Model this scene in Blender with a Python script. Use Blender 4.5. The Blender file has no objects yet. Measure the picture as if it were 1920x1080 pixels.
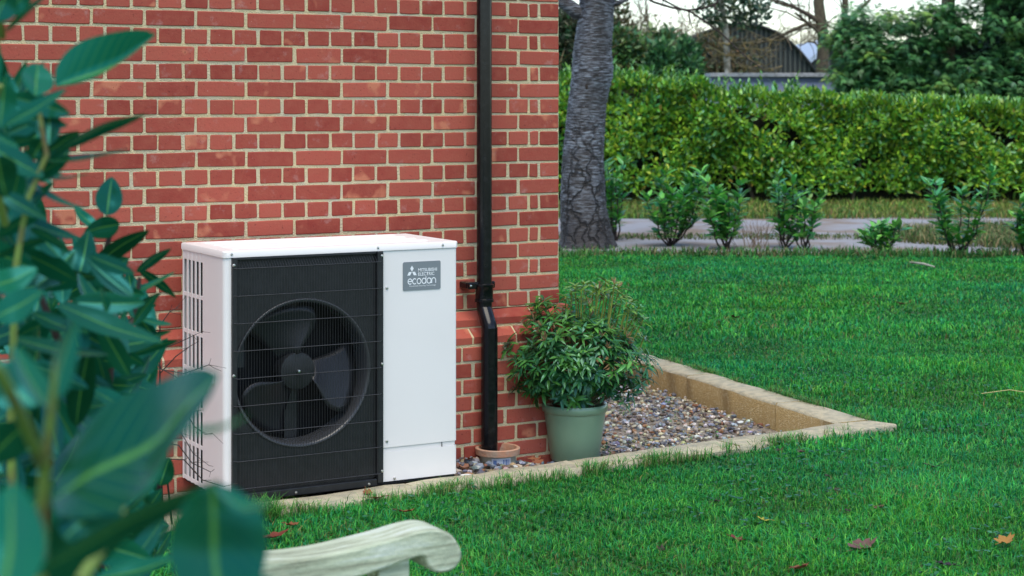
import bpy, bmesh, math, random
import numpy as np
from mathutils import Vector, Matrix

# ------------------------------------------------------------------ camera, sky, sun, exposure
S = bpy.context.scene
COL = S.collection
FPX, YAW, HOR = 3377.0, math.radians(29.46), 185.3
CAM = np.array([-4.39, -7.32, 1.59])
FW = np.array([math.sin(YAW), math.cos(YAW), 0.0])
RT = np.array([math.cos(YAW), -math.sin(YAW), 0.0])
cd = bpy.data.cameras.new('camera'); cam = bpy.data.objects.new('camera', cd); COL.objects.link(cam)
cam.location = CAM; cam.rotation_euler = (math.pi / 2, 0, -YAW)
cd.sensor_width = 36; cd.lens = FPX / 1920 * 36; cd.shift_y = -(540 - HOR) / 1920
cd.clip_start = 0.05; cd.clip_end = 3000
cd.dof.use_dof = True; cd.dof.focus_distance = 7.6; cd.dof.aperture_fstop = 5.4
S.camera = cam
W = bpy.data.worlds.new('World'); S.world = W; W.use_nodes = True
SUN_EL, SUN_AZ = math.radians(66), math.radians(205)
nt = W.node_tree; bg = nt.nodes['Background']
sky = nt.nodes.new('ShaderNodeTexSky'); sky.sky_type = 'NISHITA'; sky.sun_disc = False
sky.sun_elevation = SUN_EL; sky.sun_rotation = SUN_AZ; sky.air_density = 1.0; sky.dust_density = 0.5; sky.ozone_density = 1.0
nt.links.new(sky.outputs[0], bg.inputs[0]); bg.inputs[1].default_value = 0.12
sl = bpy.data.lights.new('sun', 'SUN'); sl.energy = 1.5; sl.angle = math.radians(45); sl.color = (1.0, 0.92, 0.76)
so = bpy.data.objects.new('sun', sl); COL.objects.link(so)
sd = Vector((math.sin(SUN_AZ) * math.cos(SUN_EL), math.cos(SUN_AZ) * math.cos(SUN_EL), math.sin(SUN_EL)))
so.rotation_euler = sd.to_track_quat('Z', 'Y').to_euler()
S.view_settings.view_transform = 'Standard'; S.view_settings.look = 'None'
S.view_settings.gamma = 1; S.view_settings.exposure = 1.1
S.view_settings.use_curve_mapping = False

# ------------------------------------------------------------------ where a sight line meets the place
def ray(px):
    u = (px - 960) / FPX
    return FW + u * RT
def at(px, py, zc):
    p = CAM + ray(px) * zc
    p[2] = CAM[2] - (py - HOR) * zc / FPX
    return p
GZ = -.03                                               # soil under the grass, a little below the kerb tops
def ground(px, py, z=GZ):
    return at(px, py, (CAM[2] - z) * FPX / (py - HOR))
def on_plane(px, py, Y):
    return at(px, py, (Y - CAM[1]) / ray(px)[1])
def topx(p):
    d = np.asarray(p, float) - CAM
    zc = d @ FW
    return 960 + FPX * (d @ RT) / zc, HOR - FPX * d[2] / zc, zc

# ------------------------------------------------------------------ mesh helpers
class MB:
    def __init__(s): s.v = []; s.f = []; s.m = []; s.c = None
    def add(s, v, f, m=0):
        o = len(s.v); s.v += [tuple(map(float, p)) for p in v]
        s.f += [tuple(i + o for i in q) for q in f]; s.m += [m] * len(f); return s
    def box(s, a, b, m=0):
        x0, y0, z0 = a; x1, y1, z1 = b
        return s.add([(x0, y0, z0), (x1, y0, z0), (x1, y1, z0), (x0, y1, z0), (x0, y0, z1), (x1, y0, z1), (x1, y1, z1), (x0, y1, z1)],
                     [(0, 3, 2, 1), (4, 5, 6, 7), (0, 1, 5, 4), (1, 2, 6, 5), (2, 3, 7, 6), (3, 0, 4, 7)], m)
    def tube(s, path, rad, n=8, m=0, cap=True):
        P = np.array(path, float); k = len(P); R = np.full(k, rad) if np.isscalar(rad) else np.array(rad, float)
        T = np.gradient(P, axis=0); T /= np.linalg.norm(T, axis=1)[:, None] + 1e-12
        up = np.array([0, 0, 1.0]) if abs(T[0][2]) < .9 else np.array([1.0, 0, 0])
        A = np.cross(T[0], up); A /= np.linalg.norm(A); V = []
        for i in range(k):
            A = A - T[i] * (A @ T[i]); A /= np.linalg.norm(A); B = np.cross(T[i], A)
            for j in range(n):
                t = 2 * math.pi * j / n; V.append(P[i] + R[i] * (math.cos(t) * A + math.sin(t) * B))
        F = [(i * n + j, i * n + (j + 1) % n, (i + 1) * n + (j + 1) % n, (i + 1) * n + j) for i in range(k - 1) for j in range(n)]
        if cap: F += [tuple(range(n))[::-1], tuple((k - 1) * n + j for j in range(n))]
        return s.add(V, F, m)
    def lathe(s, prof, c=(0, 0, 0), n=40, m=0, axis='z'):
        V = []
        for r, h in prof:
            for j in range(n):
                t = 2 * math.pi * j / n; a, b = r * math.cos(t), r * math.sin(t)
                V.append((c[0] + a, c[1] + b, c[2] + h) if axis == 'z' else (c[0] + a, c[1] - h, c[2] + b))
        k = len(prof)
        return s.add(V, [(i * n + j, i * n + (j + 1) % n, (i + 1) * n + (j + 1) % n, (i + 1) * n + j) for i in range(k - 1) for j in range(n)], m)
    def build(s, name, mats, parent=None, smooth=False, bevel=0, angle=40, loc=None):
        me = bpy.data.meshes.new(name); me.from_pydata(s.v, [], s.f)
        for mt in (mats if isinstance(mats, (list, tuple)) else [mats]): me.materials.append(mt)
        me.polygons.foreach_set('material_index', s.m)
        if smooth: me.polygons.foreach_set('use_smooth', [True] * len(s.f))
        me.update()
        if smooth and angle < 180:
            try: me.set_sharp_from_angle(angle=math.radians(angle))
            except Exception: pass
        return link(name, me, parent, bevel, loc)
def link(name, me, parent=None, bevel=0, loc=None):
    o = bpy.data.objects.new(name, me); COL.objects.link(o)
    if parent is not None: o.parent = parent
    if loc is not None: o.location = loc
    if bevel:
        b = o.modifiers.new('bevel', 'BEVEL'); b.width = bevel; b.segments = 2; b.limit_method = 'ANGLE'; b.angle_limit = math.radians(40)
    return o
def tag(o, label=None, cat=None, group=None, kind=None):
    for k, v in (('label', label), ('category', cat), ('group', group), ('kind', kind)):
        if v: o[k] = v
    return o
def empty(name, loc=(0, 0, 0), rz=0.0):
    o = bpy.data.objects.new(name, None); COL.objects.link(o); o.location = loc; o.rotation_euler = (0, 0, rz); o.empty_display_size = .1
    return o
def np_mesh(name, V, T, mat, colors=None, smooth=True):
    V = np.asarray(V, np.float32); T = np.asarray(T, np.int32)
    me = bpy.data.meshes.new(name); me.vertices.add(len(V)); me.vertices.foreach_set('co', V.ravel())
    me.loops.add(T.size); me.loops.foreach_set('vertex_index', T.ravel())
    me.polygons.add(len(T)); me.polygons.foreach_set('loop_start', np.arange(len(T), dtype=np.int32) * 3)
    me.polygons.foreach_set('use_smooth', np.full(len(T), smooth))
    me.update(calc_edges=True); me.materials.append(mat)
    if colors is not None:
        a = me.color_attributes.new('tint', 'FLOAT_COLOR', 'POINT')
        C = np.ones((len(V), 4), np.float32); C[:, :3] = colors; a.data.foreach_set('color', C.ravel())
    return me
RNG = np.random.default_rng(7)
def unit(a): return a / (np.linalg.norm(a, axis=-1, keepdims=True) + 1e-9)
SIMPLE = (np.array([[0, 0], [.45, -1], [.42, 0], [.45, 1], [1, 0]]), np.array([[0, 1, 2], [0, 2, 3], [1, 4, 2], [2, 4, 3]]))
FINE = (np.array([[0, 0], [.3, -.9], [.3, 0], [.3, .9], [.68, -.8], [.7, 0], [.68, .8], [1, 0]]),
        np.array([[0, 1, 2], [0, 2, 3], [1, 4, 2], [4, 5, 2], [2, 5, 3], [5, 6, 3], [4, 7, 5], [5, 7, 6]]))
def leaves(P, A, N, L, Wd, C, tpl=SIMPLE, droop=.15, fold=.25):
    """many leaf blades at once: P base, A axis, N up side, L length, Wd width, C colour"""
    n = len(P); st, tr = tpl; A = unit(A); N = unit(N - A * (A * N).sum(1)[:, None]); Sd = np.cross(A, N)
    L = np.broadcast_to(L, n); Wd = np.broadcast_to(Wd, n)
    t = st[:, 0][None, :, None]; s_ = st[:, 1][None, :, None]
    V = (P[:, None] + A[:, None] * t * L[:, None, None] + Sd[:, None] * s_ * (Wd / 2)[:, None, None]
         + N[:, None] * (fold * np.abs(s_) * (Wd / 2)[:, None, None] - droop * t ** 2 * L[:, None, None]))
    k = len(st)
    T = (tr[None] + (np.arange(n) * k)[:, None, None]).reshape(-1, 3)
    return V.reshape(-1, 3), T, np.repeat(C, k, axis=0)
def join(parts):
    V, T, C, o = [], [], [], 0
    for v, t, c in parts:
        V.append(v); T.append(t + o); C.append(c); o += len(v)
    return np.concatenate(V), np.concatenate(T), np.concatenate(C)
def palette(cols, n, jit=.18, rng=RNG, p=None):
    c = np.array(cols)[rng.choice(len(cols), n, p=p)]
    return np.clip(c * (1 + rng.normal(0, jit, (n, 1))) * (1 + rng.normal(0, jit * .3, (n, 3))), .002, .95)

# ------------------------------------------------------------------ materials
def mat(name, base=(.5, .5, .5), rough=.6, metal=0, spec=.5, noise=None, bump=None, attr=None, translucent=0, coat=0):
    """noise=(scale, other colour, contrast low, high); bump=(scale, strength)"""
    m = bpy.data.materials.new(name); m.use_nodes = True; n = m.node_tree; b = n.nodes['Principled BSDF']
    b.inputs['Base Color'].default_value = (*base, 1); b.inputs['Roughness'].default_value = rough
    b.inputs['Metallic'].default_value = metal; b.inputs['Specular IOR Level'].default_value = spec
    b.inputs['Coat Weight'].default_value = coat
    geo = n.nodes.new('ShaderNodeTexCoord'); col = None
    if attr:
        a = n.nodes.new('ShaderNodeAttribute'); a.attribute_name = attr; col = a.outputs['Color']
    if noise:
        t = n.nodes.new('ShaderNodeTexNoise'); t.inputs['Scale'].default_value = noise[0]; t.inputs['Detail'].default_value = 6
        n.links.new(geo.outputs['Object'], t.inputs['Vector'])
        r = n.nodes.new('ShaderNodeMapRange'); r.inputs[1].default_value = noise[2]; r.inputs[2].default_value = noise[3]
        n.links.new(t.outputs[0], r.inputs[0])
        x = n.nodes.new('ShaderNodeMix'); x.data_type = 'RGBA'; n.links.new(r.outputs[0], x.inputs[0])
        if col: n.links.new(col, x.inputs[6])
        else: x.inputs[6].default_value = (*base, 1)
        x.inputs[7].default_value = (*noise[1], 1); col = x.outputs[2]
    if col: n.links.new(col, b.inputs['Base Color'])
    if bump:
        t = n.nodes.new('ShaderNodeTexNoise'); t.inputs['Scale'].default_value = bump[0]; t.inputs['Detail'].default_value = 8
        n.links.new(geo.outputs['Object'], t.inputs['Vector'])
        bp = n.nodes.new('ShaderNodeBump'); bp.inputs['Strength'].default_value = bump[1]; bp.inputs['Distance'].default_value = .01
        n.links.new(t.outputs[0], bp.inputs['Height']); n.links.new(bp.outputs[0], b.inputs['Normal'])
    if translucent:
        tr = n.nodes.new('ShaderNodeBsdfTranslucent'); ms = n.nodes.new('ShaderNodeMixShader'); ms.inputs[0].default_value = translucent
        if col: n.links.new(col, tr.inputs[0])
        else: tr.inputs[0].default_value = (*base, 1)
        n.links.new(b.outputs[0], ms.inputs[1]); n.links.new(tr.outputs[0], ms.inputs[2])
        n.links.new(ms.outputs[0], n.nodes['Material Output'].inputs[0])
    return m
def brick_mat(name, per_object):
    m = bpy.data.materials.new(name); m.use_nodes = True; n = m.node_tree; b = n.nodes['Principled BSDF']; N = n.nodes.new; Lk = n.links.new
    b.inputs['Roughness'].default_value = .85; b.inputs['Specular IOR Level'].default_value = .25
    if per_object:
        src = N('ShaderNodeObjectInfo'); csrc = src.outputs['Color']
    else:
        src = N('ShaderNodeAttribute'); src.attribute_name = 'tint'; csrc = src.outputs['Color']
    sep = N('ShaderNodeSeparateColor'); Lk(csrc, sep.inputs[0])      # r = tone, g = seed, b = paleness
    tc = N('ShaderNodeNewGeometry')
    w = N('ShaderNodeMath'); w.operation = 'MULTIPLY'; w.inputs[1].default_value = 90; Lk(sep.outputs[1], w.inputs[0])
    def noise(scale, det, rough=.55):
        t = N('ShaderNodeTexNoise'); t.noise_dimensions = '4D'; t.inputs['Scale'].default_value = scale; t.inputs['Detail'].default_value = det
        t.inputs['Roughness'].default_value = rough; Lk(tc.outputs['Position'], t.inputs['Vector']); Lk(w.outputs[0], t.inputs['W']); return t.outputs[0]
    def ramp(v, lo, hi, to=1.0):
        r = N('ShaderNodeMapRange'); r.inputs[1].default_value = lo; r.inputs[2].default_value = hi; r.inputs[4].default_value = to; Lk(v, r.inputs[0]); return r.outputs[0]
    def mix(f, a, c):
        x = N('ShaderNodeMix'); x.data_type = 'RGBA'
        Lk(f, x.inputs[0])
        for i, q in ((6, a), (7, c)):
            if isinstance(q, tuple): x.inputs[i].default_value = (*q, 1)
            else: Lk(q, x.inputs[i])
        return x.outputs[2]
    c = mix(sep.outputs[0], (.26, .042, .030), (.44, .100, .068))
    c = mix(ramp(noise(25, 6), .35, .75, .55), c, (.37, .105, .066))
    pm = N('ShaderNodeMath'); pm.operation = 'ADD'; Lk(noise(9, 2), pm.inputs[0]); Lk(sep.outputs[2], pm.inputs[1])
    c = mix(ramp(pm.outputs[0], .70, .78, .75), c, (.56, .205, .115))
    c = mix(ramp(noise(14, 5, .7), .58, .82, .6), c, (.50, .33, .30))
    c = mix(ramp(noise(110, 3), .64, .70, .7), c, (.13, .025, .022))
    c = mix(ramp(noise(70, 4, .7), .69, .75, .7), c, (.62, .52, .44))
    Lk(c, b.inputs['Base Color'])
    bp = N('ShaderNodeBump'); bp.inputs['Strength'].default_value = .5; bp.inputs['Distance'].default_value = .004
    Lk(noise(90, 8, .65), bp.inputs['Height']); Lk(bp.outputs[0], b.inputs['Normal'])
    return m
M = {}
M['brick'] = brick_mat('brick_faces', True); M['brick_far'] = brick_mat('brick_faces_joined', False)
M['mortar'] = mat('mortar', (.66, .55, .32), .95, spec=.1, noise=(9, (.58, .53, .40), .4, .75), bump=(160, .9))
M['white'] = mat('white_enamel', (.845, .805, .785), .36, spec=.4, noise=(3, (.815, .775, .755), .4, .8))
M['grey_metal'] = mat('grey_sheet', (.14, .145, .15), .5)
M['black'] = mat('black_plastic', (.010, .011, .013), .42, noise=(30, (.018, .019, .022), .4, .7))
M['black_wire'] = mat('black_wire', (.022, .023, .026), .35)
M['dark_in'] = mat('dark_inside', (.006, .006, .007), .7)
M['blade'] = mat('fan_blade', (.012, .0125, .016), .42)
M['ring'] = mat('fan_ring', (.05, .052, .058), .25)
M['steel'] = mat('screw_steel', (.6, .6, .6), .3, metal=1)
M['badge'] = mat('badge_grey', (.20, .225, .245), .45)
M['print'] = mat('badge_print', (.85, .86, .88), .5)
M['pipe'] = mat('black_pipe', (.004, .0045, .006), .2, spec=.35, noise=(40, (.012, .013, .015), .45, .8))
M['terracotta'] = mat('terracotta', (.50, .25, .15), .85, noise=(20, (.42, .30, .22), .4, .7), bump=(80, .3))
M['paleclay'] = mat('pale_clay', (.40, .39, .31), .8, noise=(18, (.30, .30, .24), .4, .7), bump=(60, .2))
M['label'] = mat('paper_label', (.62, .66, .72), .7); M['blueprint'] = mat('label_ink', (.12, .20, .42), .7)
M['pot'] = mat('sage_glaze', (.20, .325, .21), .28, noise=(5, (.175, .29, .185), .4, .7), coat=.3)
M['soil'] = mat('soil', (.028, .018, .012), .95, noise=(40, (.06, .035, .02), .4, .7), bump=(50, 1))
M['stem'] = mat('stem_green', (.17, .27, .045), .6, noise=(30, (.13, .10, .04), .4, .7))
M['bark'] = mat('bark_brown', (.075, .055, .035), .9, noise=(14, (.13, .11, .06), .4, .7), bump=(30, .8))
M['lichen'] = mat('bark_lichen', (.20, .15, .05), .9, noise=(8, (.10, .09, .07), .4, .65), bump=(30, .5))
M['twig'] = mat('bare_twig', (.035, .022, .018), .8)
M['palebark'] = mat('pale_bark', (.42, .40, .33), .85, noise=(5, (.14, .13, .09), .45, .65))
M['leaf'] = mat('small_leaf', attr='tint', rough=.42, spec=.5, translucent=.18)
M['leafg'] = mat('glossy_leaf', attr='tint', rough=.28, spec=.65, translucent=.18); M['leafg'].node_tree.nodes['Principled BSDF'].inputs['Specular Tint'].default_value = (.55, .9, .97, 1)
M['grass'] = mat('grass_blade', attr='tint', rough=.5, spec=.2, translucent=.25)
M['pebble'] = mat('pebble', attr='tint', rough=.55, noise=(90, (.25, .2, .15), .55, .9))
M['kerbtop'] = mat('kerb_top', (.50, .44, .30), .95, noise=(22, (.33, .31, .23), .42, .7), bump=(140, .8))
M['kerbface'] = mat('kerb_face', (.47, .33, .14), .95, noise=(60, (.60, .48, .28), .5, .72), bump=(160, 1))
M['gravelbed'] = mat('gravel_base', (.17, .14, .11), .95, noise=(70, (.33, .29, .24), .4, .6), bump=(70, 1))
M['ground'] = mat('ground_soil', (.03, .085, .018), .95, noise=(2.5, (.045, .10, .025), .4, .7), bump=(40, 1))
M['road'] = mat('gravel_drive', (.27, .27, .29), .95, noise=(.9, (.20, .15, .11), .44, .60), bump=(25, 1))
M['barn'] = mat('barn_sheet', (.018, .022, .020), .6); M['barnrib'] = mat('barn_rib', (.085, .09, .075), .6)
M['barnroof'] = mat('barn_roof', (.02, .02, .02), .7); M['paleroof'] = mat('pale_roof', (.42, .50, .62), .5)
M['shed'] = mat('lavender_render', (.27, .30, .44), .7, noise=(1.5, (.25, .28, .40), .4, .7)); M['shedtrim'] = mat('shed_trim', (.40, .41, .43), .8, noise=(12, (.22, .23, .24), .4, .7))
M['bench'] = mat('weathered_oak', (.42, .42, .29), .85, bump=(60, .4))
M['deadleaf'] = mat('dead_leaf', attr='tint', rough=.7, translucent=.1)
def wood_tune(m):
    n = m.node_tree; b = n.nodes['Principled BSDF']; tc = n.nodes.new('ShaderNodeTexCoord'); mp = n.nodes.new('ShaderNodeMapping')
    mp.inputs['Scale'].default_value = (5, 70, 70); t = n.nodes.new('ShaderNodeTexNoise'); t.inputs['Scale'].default_value = 1.0; t.inputs['Detail'].default_value = 7
    n.links.new(tc.outputs['Object'], mp.inputs[0]); n.links.new(mp.outputs[0], t.inputs['Vector'])
    r = n.nodes.new('ShaderNodeValToRGB'); e = r.color_ramp.elements
    e[0].position = .32; e[0].color = (.22, .24, .17, 1); e[1].position = .55; e[1].color = (.47, .53, .39, 1)
    k = r.color_ramp.elements.new(.75); k.color = (.62, .68, .63, 1)
    n.links.new(t.outputs[0], r.inputs[0]); n.links.new(r.outputs[0], b.inputs['Base Color'])
wood_tune(M['bench'])
def cherry_bark():
    m = bpy.data.materials.new('cherry_bark'); m.use_nodes = True; n = m.node_tree; b = n.nodes['Principled BSDF']; N = n.nodes.new; Lk = n.links.new
    b.inputs['Roughness'].default_value = .6
    tc = N('ShaderNodeTexCoord'); mp = N('ShaderNodeMapping'); mp.inputs['Scale'].default_value = (6.5, 6.5, 52)
    Lk(tc.outputs['Object'], mp.inputs[0]); t = N('ShaderNodeTexNoise'); t.inputs['Scale'].default_value = 1.6; t.inputs['Detail'].default_value = 5; t.inputs['Roughness'].default_value = .6
    t.inputs['Distortion'].default_value = .4
    Lk(mp.outputs[0], t.inputs['Vector'])
    r = N('ShaderNodeValToRGB'); e = r.color_ramp.elements
    e[0].position = .44; e[0].color = (.014, .012, .013, 1); e[1].position = .60; e[1].color = (.33, .38, .45, 1)
    k = e.new(.50); k.color = (.10, .10, .12, 1)
    Lk(t.outputs[0], r.inputs[0])
    t2 = N('ShaderNodeTexNoise'); t2.inputs['Scale'].default_value = 2.2; t2.inputs['Detail'].default_value = 4; Lk(tc.outputs['Object'], t2.inputs['Vector'])
    mr = N('ShaderNodeMapRange'); mr.inputs[1].default_value = .42; mr.inputs[2].default_value = .68; mr.inputs[4].default_value = .75; Lk(t2.outputs[0], mr.inputs[0])
    # old fissured bark low on the trunk
    sz = N('ShaderNodeSeparateXYZ'); Lk(tc.outputs['Object'], sz.inputs[0]); lowz = N('ShaderNodeMapRange'); lowz.inputs[1].default_value = 1.0; lowz.inputs[2].default_value = .15; lowz.inputs[4].default_value = .88; Lk(sz.outputs[2], lowz.inputs[0])
    mx = N('ShaderNodeMath'); mx.operation = 'MAXIMUM'; Lk(mr.outputs[0], mx.inputs[0]); Lk(lowz.outputs[0], mx.inputs[1])
    x = N('ShaderNodeMix'); x.data_type = 'RGBA'; Lk(mx.outputs[0], x.inputs[0]); Lk(r.outputs[0], x.inputs[6]); x.inputs[7].default_value = (.038, .033, .032, 1)
    mpv = N('ShaderNodeMapping'); mpv.inputs['Scale'].default_value = (7, 7, 2.6); nz = N('ShaderNodeTexNoise'); nz.inputs['Scale'].default_value = 6; Lk(tc.outputs['Object'], nz.inputs['Vector'])
    ad = N('ShaderNodeVectorMath'); ad.operation = 'MULTIPLY_ADD'; Lk(nz.outputs[1], ad.inputs[0]); ad.inputs[1].default_value = (.22, .22, .22); Lk(tc.outputs['Object'], ad.inputs[2]); Lk(ad.outputs[0], mpv.inputs[0])
    vo = N('ShaderNodeTexVoronoi'); vo.feature = 'DISTANCE_TO_EDGE'; vo.inputs['Scale'].default_value = 1; Lk(mpv.outputs[0], vo.inputs['Vector'])
    ck = N('ShaderNodeMapRange'); ck.inputs[1].default_value = .09; ck.inputs[2].default_value = .02; Lk(vo.outputs['Distance'], ck.inputs[0])
    hz = N('ShaderNodeMapRange'); hz.inputs[1].default_value = 1.75; hz.inputs[2].default_value = .7; hz.inputs[4].default_value = .95; Lk(sz.outputs[2], hz.inputs[0])
    cm = N('ShaderNodeMath'); cm.operation = 'MULTIPLY'; Lk(ck.outputs[0], cm.inputs[0]); Lk(hz.outputs[0], cm.inputs[1])
    y = N('ShaderNodeMix'); y.data_type = 'RGBA'; Lk(cm.outputs[0], y.inputs[0]); Lk(x.outputs[2], y.inputs[6]); y.inputs[7].default_value = (.010, .008, .008, 1)
    Lk(y.outputs[2], b.inputs['Base Color'])
    hs = N('ShaderNodeMath'); hs.operation = 'SUBTRACT'; Lk(t.outputs[0], hs.inputs[0]); Lk(cm.outputs[0], hs.inputs[1])
    bp = N('ShaderNodeBump'); bp.inputs['Strength'].default_value = 1.0; bp.inputs['Distance'].default_value = .03; Lk(hs.outputs[0], bp.inputs['Height']); Lk(bp.outputs[0], b.inputs['Normal'])
    return m
M['cherry'] = cherry_bark()
def laurel_mat(name, dark, light, rib, rough):
    m = bpy.data.materials.new(name); m.use_nodes = True; n = m.node_tree; b = n.nodes['Principled BSDF']; N = n.nodes.new; Lk = n.links.new
    a = N('ShaderNodeAttribute'); a.attribute_name = 'tint'; sp = N('ShaderNodeSeparateColor'); Lk(a.outputs['Color'], sp.inputs[0])
    oi = N('ShaderNodeObjectInfo')
    x = N('ShaderNodeMix'); x.data_type = 'RGBA'; Lk(oi.outputs['Random'], x.inputs[0]); x.inputs[6].default_value = (*dark, 1); x.inputs[7].default_value = (*light, 1)
    # side veins: sine of along + across, faint
    mm = N('ShaderNodeMath'); mm.operation = 'MULTIPLY_ADD'; Lk(sp.outputs[1], mm.inputs[0]); mm.inputs[1].default_value = -.35; Lk(sp.outputs[0], mm.inputs[2])
    sn = N('ShaderNodeMath'); sn.operation = 'MULTIPLY'; Lk(mm.outputs[0], sn.inputs[0]); sn.inputs[1].default_value = 60
    s2 = N('ShaderNodeMath'); s2.operation = 'SINE'; Lk(sn.outputs[0], s2.inputs[0])
    r2 = N('ShaderNodeMapRange'); r2.inputs[1].default_value = .8; r2.inputs[2].default_value = 1; r2.inputs[4].default_value = .22; Lk(s2.outputs[0], r2.inputs[0])
    y = N('ShaderNodeMix'); y.data_type = 'RGBA'; Lk(r2.outputs[0], y.inputs[0]); Lk(x.outputs[2], y.inputs[6]); y.inputs[7].default_value = (*rib, 1)
    r1 = N('ShaderNodeMapRange'); r1.inputs[1].default_value = .09; r1.inputs[2].default_value = .03; r1.inputs[4].default_value = .8; Lk(sp.outputs[1], r1.inputs[0])
    z = N('ShaderNodeMix'); z.data_type = 'RGBA'; Lk(r1.outputs[0], z.inputs[0]); Lk(y.outputs[2], z.inputs[6]); z.inputs[7].default_value = (*rib, 1)
    Lk(z.outputs[2], b.inputs['Base Color']); b.inputs['Roughness'].default_value = rough; b.inputs['Specular IOR Level'].default_value = .8; b.inputs['Specular Tint'].default_value = (.10, .62, .78, 1)
    tr = N('ShaderNodeBsdfTranslucent'); Lk(z.outputs[2], tr.inputs[0]); ms = N('ShaderNodeMixShader'); ms.inputs[0].default_value = .2
    Lk(b.outputs[0], ms.inputs[1]); Lk(tr.outputs[0], ms.inputs[2]); Lk(ms.outputs[0], n.nodes['Material Output'].inputs[0])
    return m
M['laurel'] = laurel_mat('laurel_leaf', (.003, .050, .018), (.006, .125, .058), (.10, .29, .05), .25)

# ------------------------------------------------------------------ ground, drive
def yf(x): return -.60 + (x + .89) * .075              # inner edge of the front kerb
A_IN = np.array([1.34, yf(1.34)]); B_IN = A_IN + np.array([.31, 2.3]) * 2.6
KW = .18
A_OUT = np.array([1.34 + KW + .02, yf(1.34) - KW]); B_OUT = B_IN + np.array([KW, 0])
FLX = -5.0
g = MB()
R = 900.0
V = [(-R, -R, GZ), (R, -R, GZ), (R, R, GZ), (-R, R, GZ), (FLX, yf(FLX) - KW + .03, GZ), (A_OUT[0] - .03, A_OUT[1] + .03, GZ), (B_OUT[0] - .03, B_OUT[1], GZ), (FLX, B_OUT[1], GZ)]
g.add(V, [(0, 1, 5, 4), (1, 2, 6, 5), (2, 3, 7, 6), (3, 0, 4, 7)])
tag(g.build('ground', M['ground']), 'flat grassy ground around the house', 'ground', kind='structure')
def cpt(lat, zc, z): p = CAM + FW * zc + RT * lat; return (p[0], p[1], z)
rd = MB(); edge = []
rr = random.Random(3)
for i in range(41):
    lat = -6 + i * .8; near = 18.55 + rr.uniform(-.12, .12); far = 24.3 + rr.uniform(-.25, .25) + .02 * lat
    edge.append((cpt(lat, near, GZ + .005), cpt(lat, far, GZ + .005)))
rd.add([p for e in edge for p in e], [(2 * i, 2 * i + 2, 2 * i + 3, 2 * i + 1) for i in range(40)])
tag(rd.build('road', M['road']), 'grey gravel drive between the lawn and the hedge', 'drive', kind='structure')
gb = MB(); zb = -.14
gb.add([(FLX, yf(FLX), -.055), (-.55, yf(-.55), -.055), (.1, yf(.1), zb), (A_IN[0], A_IN[1], zb), (B_IN[0], B_IN[1], zb), (.1, B_IN[1], zb), (-.55, B_IN[1], -.055), (FLX, B_IN[1], -.055)],
       [(0, 1, 6, 7), (1, 2, 5, 6), (2, 3, 4, 5)])
tag(gb.build('gravel_bed', M['gravelbed']), 'sunken bed along the house wall filled with gravel', 'gravel bed', kind='structure')
def bed_z(x): return np.where(x < -.55, -.055, np.where(x > .1, zb, -.055 + (zb + .055) * (x + .55) / .65))

# ------------------------------------------------------------------ kerb, block by block
kerb = empty('kerb', (0, 0, 0)); tag(kerb, 'sandy stone kerb edging the gravel bed along the lawn', 'kerb', kind='structure')
def kerb_block(p, q, nrm, w, seed):
    """p, q along the inner edge, nrm outward; slightly uneven block with worn edges"""
    r = random.Random(seed); p = np.array(p); q = np.array(q); d = q - p; L = np.linalg.norm(d); d /= L
    n = max(4, int(L / .09)); V = []; F = []; mi = []
    prof = [(0, -.22), (0, -.012), (.012, .0), (w - .012, 0), (w, -.012), (w, -.22)]
    for i in range(n + 1):
        c = p + d * (L - .008) * i / n + d * .004
        for (o, z) in prof:
            j = r.uniform(-.0035, .0035)
            e = c + nrm * (o + j); V.append((e[0], e[1], z + r.uniform(-.003, .003) + .004))
    k = len(prof)
    for i in range(n):
        for j in range(k - 1):
            F.append((i * k + j, (i + 1) * k + j, (i + 1) * k + j + 1, i * k + j + 1)); mi.append(1 if j in (0,) else 0)
    F += [tuple(range(k)), tuple(n * k + j for j in range(k))[::-1]]; mi += [1, 1]
    b = MB(); b.add(V, F); b.m = mi
    return b.build('kerb_block', [M['kerbtop'], M['kerbface']], kerb, smooth=True, angle=50)
fd = np.array([1, .075]) / math.hypot(1, .075); fn = np.array([fd[1], -fd[0]])
xs = [-4.9, -3.95, -3.0, -2.06, -1.12, -.3, .55, 1.34]
for i in range(len(xs) - 1):
    kerb_block((xs[i], yf(xs[i])), (xs[i + 1], yf(xs[i + 1])), fn, KW, 40 + i)
rdv = (B_IN - A_IN) / np.linalg.norm(B_IN - A_IN); rn = np.array([rdv[1], -rdv[0]])
cuts = [.012, on_plane(1433, 819, 0)[0] * 0 + .62, 1.62, 2.6, 3.6, 4.6, 5.6]
for i in range(len(cuts) - 1):
    kerb_block(A_IN + rdv * cuts[i], A_IN + rdv * cuts[i + 1], rn, KW, 60 + i)
cb = MB(); c0 = A_IN; corner = [(c0[0] + .004, c0[1] - .002), (c0[0] + .002 - .0, c0[1] - KW - .004), (A_OUT[0] + .03, A_OUT[1] + .02), (c0[0] + rn[0] * KW + rdv[0] * .01, c0[1] + rn[1] * KW + rdv[1] * .01)]
cb.add([(x, y, z) for z in (-.22, .004) for x, y in corner], [(0, 1, 5, 4), (1, 2, 6, 5), (2, 3, 7, 6), (3, 0, 4, 7), (4, 5, 6, 7), (3, 2, 1, 0)])
cb.build('kerb_block', [M['kerbtop']], kerb, bevel=.008)

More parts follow.
